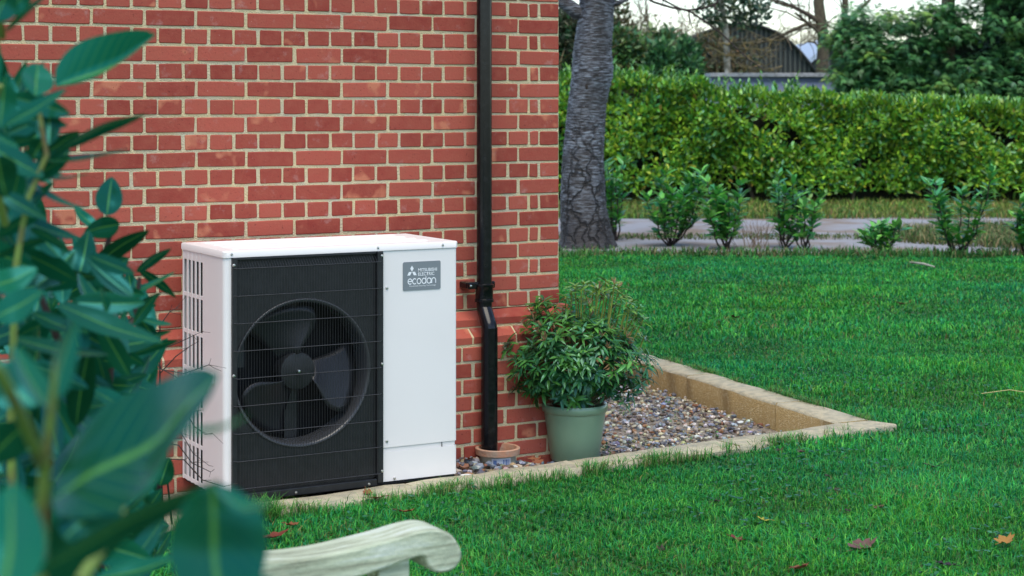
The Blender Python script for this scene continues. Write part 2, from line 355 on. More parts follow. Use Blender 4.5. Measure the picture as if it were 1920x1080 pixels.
# ------------------------------------------------------------------ house of brick, English bond
house = empty('brick_house', (0, 0, 0)); tag(house, 'red brick house wall in English bond with cream mortar and a chamfered plinth', 'house')
CZ = 1.969; CH = .075; ROWTOP, ROWBOT = -44, 29        # course lines at CZ - k*CH
PL = .05                                                # each plinth course steps out this far
XL, YB, ZT = -5.4, 6.3, CZ + 44 * CH
core = MB(); e = .0015
core.box((XL, e, CZ - 18 * CH), (-e, YB, ZT))
core.box((XL, -2 * PL + e, -.26), (2 * PL - e, YB + .001, CZ - 20 * CH))
core.box((XL + .001, -PL + e, CZ - 20 * CH + .0005), (PL - e, YB + .0005, CZ - 19 * CH))
core.box((XL + .002, -.004, CZ - 19 * CH + .0005), (.004, YB + .0002, CZ - 18 * CH - .012))
for row, y in ((18, 0.0), (19, -PL)):
    zt_p = CZ - row * CH - .006; q = -y
    core.add([(x + (0 if x == XL else 0), yy, zz) for x in (XL + .003, q + PL - .004) for yy, zz in ((y + .003, zt_p), (y - PL + .0035, zt_p - .035), (y - PL + .0035, zt_p - .070), (y + .05, zt_p - .070), (y + .05, zt_p))],
             [(0, 1, 6, 5), (1, 2, 7, 6), (2, 3, 8, 7), (3, 4, 9, 8), (4, 0, 5, 9), (0, 4, 3, 2, 1), (5, 6, 7, 8, 9)])
for row, y in ((19, -PL), (20, -2 * PL)): core.box((XL + .004, y + .0032, CZ - row * CH - .006), (-y - .004, y + .03, CZ - row * CH + .0055))
core.build('mortar', M['mortar'], house)
br = random.Random(11)
def brick_shape(L, chamfer, seed):
    """front in the xz-plane facing -y, x from 0 to L, z from 0 to .065; uneven arrises"""
    r = random.Random(seed); H = .065; V = []; F = []
    j = lambda a=.0016: r.uniform(-a, a)
    if chamfer:
        T = .035
        n = 3; ring = []
        for i in range(n + 1):
            x = L * i / n
            V += [(x, .06, 0), (x + j(), -PL + j(.001), j(.001)), (x + j(), -PL + j(.001), H - T + j()), (x + j(), -.002 + j(.001), H + j()), (x, .06, H)]
        for i in range(n):
            for q in range(4): F.append((i * 5 + q, (i + 1) * 5 + q, (i + 1) * 5 + q + 1, i * 5 + q + 1))
        F += [tuple(range(5))[::-1], tuple(n * 5 + q for q in range(5))]
        return V, F
    c = .0035; L = L - .003; H = .0625
    pts = [(c + j(), 0 + j()), (L * .5 + j(.01), j()), (L - c + j(), j()), (L + j(), c + j()), (L + j(), H - c + j()), (L - c + j(), H + j()), (L * .5 + j(.01), H + j()), (c + j(), H + j()), (j(), H - c), (j(), c)]
    f0 = r.uniform(-.0015, .0012)
    for s_, y in ((1, .02), (1, .0005 + f0), (0, -.0025 + f0)):
        for x, z in pts:
            cx, cz = L / 2, H / 2
            k = 0 if s_ else .003
            V.append((x - math.copysign(min(k, abs(x - cx)), x - cx), y, z - math.copysign(min(k, abs(z - cz)), z - cz)))
    for a in range(2):
        for q in range(10): F.append((a * 10 + q, a * 10 + (q + 1) % 10, (a + 1) * 10 + (q + 1) % 10, (a + 1) * 10 + q))
    F.append(tuple(20 + q for q in range(10)))
    return V, F
SHP = {}
for L in (.215, .1025, .046):
    for ch in (0, 1): SHP[L, ch] = [brick_shape(L, ch, 100 * i + int(L * 1000) + ch) for i in range(6)]
SHM = {}
def shared(L, ch, i):
    if (L, ch, i) not in SHM:
        b = MB(); b.add(*SHP[L, ch][i]); me = bpy.data.meshes.new('brick'); me.from_pydata(b.v, [], b.f); me.materials.append(M['brick']); SHM[L, ch, i] = me
    return SHM[L, ch, i]
def course(row, x_end, x_min):
    """bricks of one course from the corner leftwards: (x0, length)"""
    out = []; x = x_end
    if row % 2 == 0:
        while x > x_min: out.append((x - .215, .215)); x -= .225
    else:
        out.append((x - .1025, .1025)); x -= .1125; out.append((x - .046, .046)); x -= .056
        while x > x_min: out.append((x - .1025, .1025)); x -= .1125
    return out
wallb = []
for row in range(ROWTOP, ROWBOT):
    off = 0 if row < 18 else (PL if row == 18 else 2 * PL)
    ch = 1 if row in (18, 19) else 0
    y = -off + (PL if ch else 0)
    z0 = CZ - (row + 1) * CH + .005
    xend = off if not ch else off
    for x0, L in course(row, xend, XL + .25):
        wallb.append((x0, y, z0, L, ch))
def visible(b):
    x, y, zc = topx((b[0] + b[3] / 2, b[1], b[2] + .03))
    if not (-30 < x < 1060 and -14 < y < 900): return 0
    if 345 < x < 835 and 475 < y: return 0
    if x < 130 and y > 520: return .05
    if x < 300 and y > 640: return .05
    return b[3] / zc
order = sorted(range(len(wallb)), key=lambda i: -visible(wallb[i])); near = set(i for i in order[:300] if visible(wallb[i]) > 0)
jv, jt, jc, jo = [], [], [], 0
def tone(): return (br.random() ** 1.0, br.random(), (br.random() ** 3) * .16)
def put_joined(V, F, M3=None):
    global jo
    P = np.array(V)
    if M3 is not None: P = M3(P)
    jv.append(P); tr = []
    for f in F:
        for a in range(1, len(f) - 1): tr.append((f[0] + jo, f[a] + jo, f[a + 1] + jo))
    jt.append(np.array(tr)); jc.append(np.tile(np.array([tone()]), (len(P), 1))); jo += len(P)
for i, (x0, y, z0, L, ch) in enumerate(wallb):
    v = br.randrange(6); dx, dz = br.uniform(-.0025, .0025), br.uniform(-.0018, .0018); ang = br.uniform(-.006, .006)
    if i in near:
        o = bpy.data.objects.new('brick', shared(L, ch, v)); COL.objects.link(o); o.parent = house
        o.location = (x0 + dx, y, z0 + dz); o.rotation_euler = (0, ang, 0); o.color = (*tone(), 1)
    else:
        Vv, Ff = SHP[L, ch][v]; put_joined([(p[0] + x0 + dx, p[1] + y, p[2] + z0 + dz) for p in Vv], Ff)
for row in range(ROWTOP, ROWBOT):                       # the return of the house beyond the corner
    off = 0 if row < 18 else (PL if row == 18 else 2 * PL); ch = 1 if row in (18, 19) else 0
    z0 = CZ - (row + 1) * CH + .005; xo = off - (PL if ch else 0)
    for x0, L in course(row + 1, 0, -YB + .25):
        if x0 + L > -.03: continue
        Vv, Ff = SHP[L, ch][br.randrange(6)]
        put_joined([(xo - p[1], -(x0 + L) + p[0], p[2] + z0) for p in Vv], Ff)
me = np_mesh('brickwork', np.concatenate(jv), np.concatenate(jt), M['brick_far'], np.concatenate(jc), smooth=False)
tag(link('brickwork', me, house), kind='stuff')

# ------------------------------------------------------------------ heat pump
PF = -.60; PX0 = on_plane(420, 500, PF)[0]; PX1 = on_plane(857, 500, PF)[0]
PW = PX1 - PX0; PH = .991; PD = .49; LID = .027; GX = .682
hp = empty('heat_pump', (PX0, PF, 0)); tag(hp, 'white heat pump unit with black fan guard standing against the brick wall', 'heat pump')
def rbox_panel(pts, z0, z1):                           # vertical sheet following plan points
    b = MB(); n = len(pts); P = np.array(pts, float); T = np.gradient(P, axis=0); T /= np.linalg.norm(T, axis=1)[:, None]; I = P + np.stack([-T[:, 1], T[:, 0]], 1) * .0015
    b.add([(x, y, z) for z in (z0, z1) for x, y in pts] + [(x, y, z) for z in (z0, z1) for x, y in I],
          [f for i in range(n - 1) for f in ((i, i + 1, n + i + 1, n + i), (2 * n + i + 1, 2 * n + i, 3 * n + i, 3 * n + i + 1), (n + i, n + i + 1, 3 * n + i + 1, 3 * n + i), (i + 1, i, 2 * n + i, 2 * n + i + 1))]); return b
rc = .022; arc = [(rc - rc * math.cos(a), rc - rc * math.sin(a)) for a in np.linspace(0, math.pi / 2, 8)]
GY0 = .235
pts = [(0, GY0 - .004)] + [(0, .1)] + arc + [(.030, 0), (.030, .02)]
o = rbox_panel(pts, .012, PH - LID).build('corner_panel', M['white'], hp, smooth=True, angle=35)
# louvred rear half of the side
sg = MB(); ncol, nrow = 5, 6; pitch = (PD - .012 - GY0) / ncol; rows = np.linspace(.022, PH - LID - .030, nrow + 1)
for i in range(ncol + 1):
    yc = GY0 + i * pitch; sg.box((.0, yc - (.0095 if 0 < i < ncol else .004), .012), (.0035, yc + (.0095 if 0 < i < ncol else .012), PH - LID))
for r_ in rows: sg.box((.0006, GY0, r_ - .0085), (.0042, PD - .004, r_ + .0085))
sg.box((.0008, GY0 + .001, rows[-1]), (.0040, PD - .003, PH - LID - .001))
sg.build('side_grille', M['white'], hp, bevel=.001)
co = MB(); co.box((.045, GY0 - .01, .02), (.05, GY0 + pitch * 3.1, PH - .04))
for k in range(150): co.box((.036, GY0, .025 + k * .0062), (.0452, GY0 + pitch * 3.05, .0268 + k * .0062))
tag(co.build('coil', M['dark_in'], hp), kind='stuff')
MB().box((.028, GY0 + pitch * 3.14, .02), (.032, PD - .01, PH - .04)).build('inner_sheet', M['grey_metal'], hp)
MB().box((-.012, .10, .455), (-.0008, .232, .497)).build('handle', M['white'], hp, bevel=.006)
# lid with pressed ribs
ld = MB(); arc2 = [(rc - rc * math.cos(a) - .004, rc - rc * math.sin(a) - .004) for a in np.linspace(0, math.pi / 2, 8)]
plan = arc2 + [(PW - .006, -.004), (PW + .003, .004), (PW + .003, PD + .004), (-.004, PD + .004)]
n = len(plan); cx_, cy_ = PW / 2, PD / 2
Vv = [(x, y, PH - LID) for x, y in plan] + [(x, y, PH - .005) for x, y in plan] + [(x + (cx_ - x) * .006, y + (cy_ - y) * .012, PH) for x, y in plan]
ld.add(Vv, [(k * n + i, k * n + (i + 1) % n, (k + 1) * n + (i + 1) % n, (k + 1) * n + i) for k in range(2) for i in range(n)] + [tuple(2 * n + i for i in range(n)), tuple(range(n))[::-1]])
lid = ld.build('lid', M['white'], hp, smooth=True, angle=35)
for k in range(4):
    y0 = .07 + k * .105
    rb = MB(); rb.add([(.06, y0, PH), (PW - .1, y0, PH), (PW - .1, y0 + .06, PH), (.06, y0 + .06, PH), (.07, y0 + .012, PH + .005), (PW - .11, y0 + .012, PH + .005), (PW - .11, y0 + .048, PH + .005), (.07, y0 + .048, PH + .005)],
                    [(0, 1, 5, 4), (1, 2, 6, 5), (2, 3, 7, 6), (3, 0, 4, 7), (4, 5, 6, 7)])
    rb.build('lid_rib', M['white'], lid)
# right-hand service panels, side and back
sv = MB(); zs = .152
prc = [(GX + .006, .012), (GX + .006, 0)] + [(PW - .012 + .012 * math.sin(a), .012 - .012 * math.cos(a)) for a in np.linspace(0, math.pi / 2, 6)] + [(PW, PD)]
for nm, z0, z1 in (('service_panel', zs, PH - LID - .0015), ('lower_panel', .012, zs - .020)):
    q = rbox_panel(prc, z0, z1).build(nm, M['white'], hp, smooth=True, angle=35)
prc2 = [(x + (.004 if x < GX + .1 else -.004), y + .004) for x, y in prc]
rbox_panel(prc2, zs - .0205, zs + .001).build('panel_joint', M['white'], hp, smooth=True, angle=35)
MB().box((PW * .93, -.0015, zs - .020), (PW * .932, .006, zs)).build('panel_notch', M['grey_metal'], hp)
MB().box((.004, PD - .004, .012), (PW - .002, PD, PH - LID)).build('back_panel', M['white'], hp)
MB().box((.012, .006, .0), (PW - .01, PD - .01, .0125)).build('base_tray', M['dark_in'], hp)
for fx in (.16, PW - .2): MB().box((fx, .03, -.058), (fx + .09, PD + .02, .001)).build('foot', M['grey_metal'], hp, bevel=.004)
# black fan front: plate with a round opening, ring, cavity, fan
FX, FZ, FR = .338, .487, .296
x0, x1, z0, z1 = .030, GX, .03, PH - LID - .002
fp = MB(); NS = 96; ci, sq = [], []
for i in range(NS):
    a = 2 * math.pi * i / NS; c, s_ = math.cos(a), math.sin(a)
    ci.append((FX + FR * c, .010, FZ + FR * s_))
    t = min([(x1 - FX) / c if c > 1e-9 else 9, (x0 - FX) / c if c < -1e-9 else 9, (z1 - FZ) / s_ if s_ > 1e-9 else 9, (z0 - FZ) / s_ if s_ < -1e-9 else 9])
    sq.append((FX + t * c, .010, FZ + t * s_))
fp.add(sq + ci, [(i, (i + 1) % NS, NS + (i + 1) % NS, NS + i) for i in range(NS)])
fp.build('fan_plate', M['black'], hp)
bm_ = MB(); bm_.lathe([(FR + .001, -.0095), (FR + .004, -.006), (FR + .001, -.004), (FR - .008, -.006), (FR - .014, -.02), (FR - .016, -.05), (FR - .016, -.12)], (FX, 0, FZ), 72, axis='y')
bm_.build('fan_ring', M['ring'], hp, smooth=True, angle=180)
cv = MB(); cv.box((.034, .26, .02), (GX - .002, .262, PH - .04)); cv.box((.034, .10, .014), (GX, .26, .018)); cv.box((GX - .001, .012, .014), (GX + .001, .26, PH - .04))
cv.box((.032, .02, .014), (.034, .2, PH - .04)); cv.box((.034, .02, PH - .045), (GX, .26, PH - .040)); cv.build('fan_cavity', M['dark_in'], hp)
fan = MB(); fan.lathe([(.0001, -.055), (.045, -.056), (.074, -.062), (.078, -.07), (.078, -.13)], (FX, 0, FZ), 40, axis='y')
fan = fan.build('fan', M['black'], hp, smooth=True, angle=50)
def fan_blade(a0, nm='blade'):
    b = MB(); V = []; nr, na = 8, 10
    for i in range(nr + 1):
        r = .07 + (FR - .032 - .07) * i / nr
        span = math.radians(58 + 26 * (i / nr) - 20 * (i / nr) ** 3); lead = math.radians(-12 * math.sin(i / nr * 2.6))
        for j in range(na + 1):
            a = a0 + lead + span * (j / na - .5)
            V.append((FX + r * math.cos(a), .085 + .075 * (j / na - .5) * (.8 + .3 * i / nr), FZ + r * math.sin(a)))
    b.add(V, [(i * (na + 1) + j, i * (na + 1) + j + 1, (i + 1) * (na + 1) + j + 1, (i + 1) * (na + 1) + j) for i in range(nr) for j in range(na)])
    q = b.build(nm, M['blade'], fan, smooth=True, angle=180); sm = q.modifiers.new('thick', 'SOLIDIFY'); sm.thickness = .004
for a in (-4, 116, 236): fan_blade(math.radians(a))
MB().lathe([(.0001, -.046), (.006, -.047), (.008, -.056)], (FX, 0, FZ), 12, axis='y').build('shaft_nut', M['steel'], fan, smooth=True)
MB().box((FX - .025, .145, .03), (FX + .03, .16, FZ + .4)).build('motor_bracket', M['black'], hp)
MB().box((.10, .15, .50), (.145, .17, .62)).build('cavity_clip', M['ring'], hp, bevel=.006)
# guard frame and wires
gf = MB(); gf.box((.0305, -.014, .012), (.052, .0095, PH - LID - .001)); gf.box((GX - .022, -.014, .012), (GX + .004, .0095, PH - LID - .001))
gf.box((.0525, -.010, .0), (GX - .0225, .0095, .030)); gf.box((.0525, -.004, PH - LID - .012), (GX - .0225, .0095, PH - LID - .001))
gf.build('guard_frame', M['black'], hp, bevel=.003)
gw = MB(); zt, zb_ = PH - LID - .014, .032; nw = 52; hw = .0011
for i in range(nw):
    x = .058 + (GX - .03 - .058) * i / (nw - 1)
    for (ya, za), (yb, zb2) in (((.006, zt), (-.026, zt - .028)), ((-.026, zt - .028), (-.026, zb_ + .022)), ((-.026, zb_ + .022), (.006, zb_))):
        gw.tube([(x, ya, za), (x, yb, zb2)], hw, 4, cap=False)
tag(gw.build('guard_wires', M['black_wire'], hp), kind='stuff')
for zz in np.linspace(zt - .028, zb_ + .022, 9):
    MB().tube([(.034, -.012, zz), (.050, -.0285, zz), (GX - .02, -.0285, zz), (GX - .004, -.012, zz)], .0017, 5).build('guard_rail', M['black_wire'], hp)
def screw(x, z, y=-.001, r=.0065):
    MB().lathe([(.0001, .004), (r * .7, .0035), (r, .001), (r, -.002)], (x, y, z), 12, axis='y').build('screw', M['steel'], hp, smooth=True)
for x, z, y in ((.036, .935, -.0145), (.036, .50, -.0145), (GX - .003, .945, -.0145), (GX - .003, .50, -.0145), (GX - .003, .06, -.0145), (.30, .012, -.0105), (GX - .06, .012, -.0105)): screw(x, z, y)
for x in (.03, .665, PW - .07): screw(x, PH - .013, -.0045, .0055)
for z in (.81, .178): screw(GX + .025, z)
screw(GX + .06, .022)
# maker's badge
BX0, BX1, BZ0, BZ1 = .780, .955, .794, .913
bd = MB(); rr_ = .007; o_ = []
for cx2, cz2, a0 in ((BX1 - rr_, BZ1 - rr_, 0), (BX0 + rr_, BZ1 - rr_, 90), (BX0 + rr_, BZ0 + rr_, 180), (BX1 - rr_, BZ0 + rr_, 270)):
    for a in (0, 30, 60, 90): t = math.radians(a0 + a); o_.append((cx2 + rr_ * math.cos(t), cz2 + rr_ * math.sin(t)))
bd.add([(x, y, z) for y in (-.0025, 0) for x, z in o_], [tuple(range(16))[::-1]] + [(i, (i + 1) % 16, 16 + (i + 1) % 16, 16 + i) for i in range(16)])
badge = bd.build('badge', M['badge'], hp)
YP = -.0032
lg = MB(); bw = BX1 - BX0; bh = BZ1 - BZ0
def bp(u, v): return (BX0 + u * bw, YP, BZ0 + v * bh)
def rhomb(cx2, cz2, pts): lg.add([bp(cx2 + a, cz2 + b) for a, b in pts], [tuple(range(len(pts)))])
s3 = .046; hh = .105
rhomb(.235, .66, [(0, 0), (s3, hh), (0, 2 * hh), (-s3, hh)])
rhomb(.235, .65, [(-.004, 0), (-s3 - .004, -hh - .02), (-3 * s3 + .012, -hh - .02), (-2 * s3 + .012, 0)])
rhomb(.235, .65, [(.004, 0), (2 * s3 - .012, 0), (3 * s3 - .012, -hh - .02), (s3 + .004, -hh - .02)])
lg.build('emblem', M['print'], badge)
def text(body, u, v, width, height, off=0.0):
    cu = bpy.data.curves.new('lettering', 'FONT'); cu.body = body; cu.size = 1; cu.offset = off
    t = bpy.data.objects.new('lettering', cu); COL.objects.link(t); bpy.context.view_layer.update()
    me = bpy.data.meshes.new_from_object(t.evaluated_get(bpy.context.evaluated_depsgraph_get())); COL.objects.unlink(t); bpy.data.objects.remove(t)
    co_ = np.empty(len(me.vertices) * 3); me.vertices.foreach_get('co', co_); co_ = co_.reshape(-1, 3)
    mn, mx = co_.min(0), co_.max(0)
    q = np.zeros_like(co_); q[:, 0] = BX0 + (u + (co_[:, 0] - mn[0]) / (mx[0] - mn[0]) * width) * bw
    q[:, 2] = BZ0 + (v + (co_[:, 1] - mn[1]) / (mx[1] - mn[1]) * height) * bh; q[:, 1] = YP
    me.vertices.foreach_set('co', q.ravel()); me.materials.clear(); me.materials.append(M['print']); me.update()
    return link('lettering', me, badge)
text('MITSUBISHI', .40, .645, .50, .115, .012); text('ELECTRIC', .40, .50, .43, .115, .012)
text('Renewable Heating Technology', .17, .115, .70, .065)
def strokes():
    b = MB(); th = .036; lay = [0]
    def stroke(pl):
        P = np.array(pl); T = np.gradient(P, axis=0); T /= np.linalg.norm(T, axis=1)[:, None]; Nn = np.stack([-T[:, 1], T[:, 0]], 1)
        asp = bw / bh
        L_, R_ = P + Nn * th / 2, P - Nn * th / 2; k = len(P)
        lay[0] += 1; b.add([(BX0 + (p[0] * .87 + .062) * bh, YP - .00012 * lay[0], BZ0 + p[1] * bh) for p in np.concatenate([L_, R_])], [(i, i + 1, k + i + 1, k + i) for i in range(k - 1)])
    rx, rz = .088, .092; zc = .315; x = .235
    arc_ = lambda cx2, a, c: [(cx2 + rx * math.cos(math.radians(t)), zc + rz * math.sin(math.radians(t))) for t in np.linspace(a, c, 24)]
    stroke([(x - rx, zc)] + [(x + rx, zc)]); stroke(arc_(x, 0, 315)); x += .205
    stroke(arc_(x, 45, 315)); x += .20
    stroke(arc_(x, 0, 360)); x += .22
    stroke(arc_(x, 0, 360)); stroke([(x + rx, zc - rz), (x + rx, zc + rz * 1.7)]); x += .225
    stroke(arc_(x, 0, 360)); stroke([(x + rx, zc - rz), (x + rx, zc + rz)]); x += .215
    stroke([(x - rx, zc - rz), (x - rx, zc)] + arc_(x, 180, 0) + [(x + rx, zc - rz)])
    b.build('lettering', M['print'], badge)
strokes()

# ------------------------------------------------------------------ drain pipe and gully
dp_y, dl_y = -.085, -.152
pp = on_plane(908, 300, dp_y); pl_ = on_plane(917.5, 700, dl_y); dx0 = pp[0]; dx1 = pl_[0]
dr = empty('drain_pipe', (dx0, dp_y, 0)); tag(dr, 'glossy black rainwater downpipe with an offset bend above the plinth', 'drainpipe')
zj = on_plane(908, 555, dp_y)[2]; zk = on_plane(908, 575, dp_y)[2]; zl = on_plane(917, 617, dl_y)[2]; zg = on_plane(917, 838, dl_y)[2]
R0 = .035; ox, oy = dx1 - dx0, dl_y - dp_y
MB().tube([(0, 0, zj), (0, 0, 5.1)], R0, 24).build('upper_pipe', M['pipe'], dr, smooth=True, angle=50)
sk = MB(); sk.lathe([(R0, .0), (R0 + .006, .002), (R0 + .006, .052), (R0 + .0095, .055), (R0 + .0095, .066), (R0 + .001, .070)], (0, 0, zj - .012), 28)
sk.lathe([(R0 + .004, -.048), (R0 + .009, -.046), (R0 + .009, -.034), (R0 + .004, -.03)], (0, 0, zj + .02), 28); sk.build('collar', M['pipe'], dr, smooth=True, angle=50)
MB().tube([(0, 0, zj + .01), (0, 0, zk), (ox * .03, oy * .03, zk - .012), (ox * .97, oy * .97, zl + .012), (ox, oy, zl), (ox, oy, zl - .03)], R0 + .001, 24).build('offset_bend', M['pipe'], dr, smooth=True, angle=30)
MB().tube([(ox, oy, zl + .006), (ox, oy, zg - .12)], R0 + .003, 24).build('lower_pipe', M['pipe'], dr, smooth=True, angle=50)
zc_ = on_plane(880, 536, dp_y)[2]
bk = MB(); bk.box((-.085, -.008 + .0, zc_ - .016), (-R0 + .004, .012, zc_ + .016)); bk.box((-.085, .0115, zc_ - .014), (-.04, -dp_y + .001, zc_ + .014)); brk = bk.build('bracket', M['pipe'], dr, bevel=.006)
MB().box((R0 - .004, -.006, zc_ - .016), (R0 + .02, -dp_y + .001, zc_ + .016)).build('bracket', M['pipe'], dr, bevel=.006)
MB().lathe([(.0001, .004), (.005, .003), (.006, -.001)], (-.075, -.009, zc_), 12, axis='y').build('screw', M['steel'], brk, smooth=True)
gl = empty('drain_gully', (dx1 + .035, dl_y - .015, -.055)); tag(gl, 'terracotta rimmed clay gully pot at the foot of the downpipe', 'drain gully')
zr = zg + .055
MB().lathe([(.082, -.1), (.082, zr - .035), (.080, zr - .034)], n=40).build('body', M['paleclay'], gl, smooth=True, angle=50)
MB().lathe([(.082, zr - .034), (.100, zr - .030), (.102, zr - .004), (.097, zr), (.087, zr - .002), (.078, zr - .03), (.076, -.06)], n=40).build('rim', M['terracotta'], gl, smooth=True, angle=50)
MB().lathe([(.0001, zr - .055), (.0775, zr - .055)], n=24).build('silt', M['soil'], gl)
lb = MB(); lb.add([(.0832 * math.cos(a), .0832 * math.sin(a), z) for z in (zr - .078, zr - .038) for a in np.linspace(math.radians(222), math.radians(285), 9)], [(i, i + 1, 10 + i, 9 + i) for i in range(8)])
lab = lb.build('paper_label', M['label'], gl)
bi = MB()
for i, (a0, a1, za, zb3) in enumerate([(227, 238, .070, .046), (258, 261, .072, .044), (263, 265, .072, .044), (267, 271, .072, .044), (273, 275, .072, .044), (277, 280, .072, .044)]):
    bi.add([(.0837 * math.cos(math.radians(a)), .0837 * math.sin(math.radians(a)), zr - z) for z in (za, zb3) for a in (a0, a1)], [(0, 1, 3, 2)])
bi.build('label_print', M['blueprint'], lab)['kind'] = 'stuff'

# ------------------------------------------------------------------ gravel
def pebbles(P, size, seed):
    r = np.random.default_rng(seed); bm = bmesh.new(); bmesh.ops.create_icosphere(bm, subdivisions=1, radius=1)
    bv = np.array([v.co for v in bm.verts]); bt = np.array([[v.index for v in f.verts] for f in bm.faces]); bm.free()
    n = len(P); k = len(bv); V = bv[None] * (1 + r.normal(0, .17, (n, k, 1)))
    sc = np.stack([r.uniform(.75, 1.35, n), r.uniform(.6, 1.0, n), r.uniform(.42, .75, n)], 1) * size[:, None]
    V = V * sc[:, None]; a, b = r.uniform(0, 6.28, n), r.normal(0, .45, n)
    ca, sa, cb_, sb = np.cos(a)[:, None], np.sin(a)[:, None], np.cos(b)[:, None], np.sin(b)[:, None]
    x, y, z = V[..., 0], V[..., 1], V[..., 2]; y, z = y * cb_ - z * sb, y * sb + z * cb_
    x, y = x * ca - y * sa, x * sa + y * ca
    V = np.stack([x, y, z], -1) + P[:, None]
    C = palette([(.34, .28, .20), (.46, .40, .30), (.27, .13, .06), (.15, .17, .21), (.27, .30, .36), (.62, .61, .58), (.11, .08, .06), (.36, .29, .15), (.22, .21, .20), (.10, .11, .13)], n, .25, r, p=[.13, .12, .08, .14, .14, .09, .10, .06, .08, .06])
    return V.reshape(-1, 3), (bt[None] + (np.arange(n) * k)[:, None, None]).reshape(-1, 3), np.repeat(C, k, 0)
r = np.random.default_rng(5); n = 15000
X = r.uniform(-1.0, 2.1, n); Y = r.uniform(-.75, 3.2, n)
inside = (Y > yf(X) + .012) & ((X - A_IN[0]) < (Y - A_IN[1]) * .31 / 2.3 - .012) & ((X > .11) | (Y < -.11)) & (Y < np.maximum(.3, (X + .1) * 2.2))
X, Y = X[inside], Y[inside]
edge_gap = (X - A_IN[0]) - (Y - A_IN[1]) * .31 / 2.3
keep = ~((edge_gap > -.16) & (Y < .25) & (r.random(len(X)) < .85)); X, Y = X[keep], Y[keep]
size = np.where(X < -.3, r.uniform(.008, .024, len(X)), r.uniform(.007, .0165, len(X)))
Zp = bed_z(X) + r.uniform(0, .024, len(X)) + np.where(X < -.3, .0, 0)
V, T, C = pebbles(np.stack([X, Y, Zp], 1), size, 6)
tag(link('gravel', np_mesh('gravel', V, T, M['pebble'], C, smooth=False)), 'mixed tan, grey and rust gravel filling the sunken bed', 'gravel', kind='stuff')

# ------------------------------------------------------------------ lawn of grass blades
def in_bed(X, Y, m=0.0):
    right = A_IN[0] + KW + m + (Y - A_IN[1]) * .31 / 2.3
    return (Y > yf(X) - KW - m) & (X < right)
def blades(P, h, w, C, seed, lean=.45):
    r = np.random.default_rng(seed); n = len(P); a = r.uniform(0, 6.283, n); ln = np.abs(r.normal(0, lean, n)) + .05
    D = np.stack([np.cos(a), np.sin(a), np.zeros(n)], 1); Sx = np.stack([-np.sin(a + .6 * r.normal(size=n)), np.cos(a), np.zeros(n)], 1)
    up = np.array([0, 0, 1.0]); h = h[:, None]; w = w[:, None]
    m_ = P + up * h * .6 + D * h * ln[:, None] * .35; t = P + up * h * np.clip(1 - .25 * ln, .35, 1)[:, None] + D * h * ln[:, None] * 1.1
    V = np.stack([P - Sx * w / 2, P + Sx * w / 2, m_ - Sx * w * .42, m_ + Sx * w * .42, t], 1).reshape(-1, 3)
    T = (np.array([[0, 1, 3], [0, 3, 2], [2, 3, 4]])[None] + (np.arange(n) * 5)[:, None, None]).reshape(-1, 3)
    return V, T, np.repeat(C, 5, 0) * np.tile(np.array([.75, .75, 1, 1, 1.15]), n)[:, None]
def sines(X, Y, k=1.0):
    return (np.sin(X * 1.7 * k + 1.1 * np.sin(Y * 1.3 * k)) + np.sin(Y * 2.3 * k + 1.7 * np.sin(X * .9 * k + 2)) + .7 * np.sin((X + Y) * 4.1 * k + np.sin(X * 3 * k))) / 2.7
r = np.random.default_rng(21); parts = []
for (z0, z1, dens, hh_, ww, sd_) in ((4.6, 8.2, 15000, .034, .0034, 1), (8.2, 12, 7000, .035, .0052, 2), (12, 19.2, 2800, .04, .0085, 3)):
    area = (z1 ** 2 - z0 ** 2) / 2 * .66; n = int(area * dens)
    zc = np.sqrt(r.uniform(z0 ** 2, z1 ** 2, n)); lat = r.uniform(-.31, .35, n) * zc
    P = CAM[None] + FW[None] * zc[:, None] + RT[None] * lat[:, None]; P[:, 2] = GZ
    # tufts: pull blades toward clump centres
    q = .055; P[:, :2] += .35 * (np.round(P[:, :2] / q) * q + .02 * np.sin(P[:, :2] * 91) - P[:, :2])
    ok = ~in_bed(P[:, 0], P[:, 1], -.012) & (zc < 18.5 + .35 * np.sin(lat * 1.9)); P = P[ok]; zc = zc[ok]; n = len(P)
    s1 = sines(P[:, 0], P[:, 1], 1.3); s2 = sines(P[:, 0] + 9, P[:, 1] - 4, 3.1)
    h = hh_ * (1 + .30 * s1 + .34 * s2) * r.uniform(.55, 1.35, n); w = ww * r.uniform(.7, 1.3, n)
    C = palette([(.020, .215, .036), (.032, .27, .040), (.085, .33, .046), (.012, .19, .070)], n, .2, r)
    C *= (1.15 + .30 * s2 + .20 * s1)[:, None]; s3 = sines(P[:, 0] - 3, P[:, 1] + 7, .8); C *= np.stack([1 + .35 * s3, 1 + .05 * s3, 1 - .35 * s3], 1); y = r.random(n) < .02 + .10 * np.clip(sines(P[:, 0] + 4, P[:, 1] + 2, 1.7), 0, 1); C[y] = palette([(.22, .20, .07), (.14, .17, .04)], y.sum(), .2, r)
    edge_ = in_bed(P[:, 0], P[:, 1], .10); h[edge_] *= r.uniform(.75, 1.15, edge_.sum())
    parts.append(blades(P, h, w, C, sd_ + 50, .75))
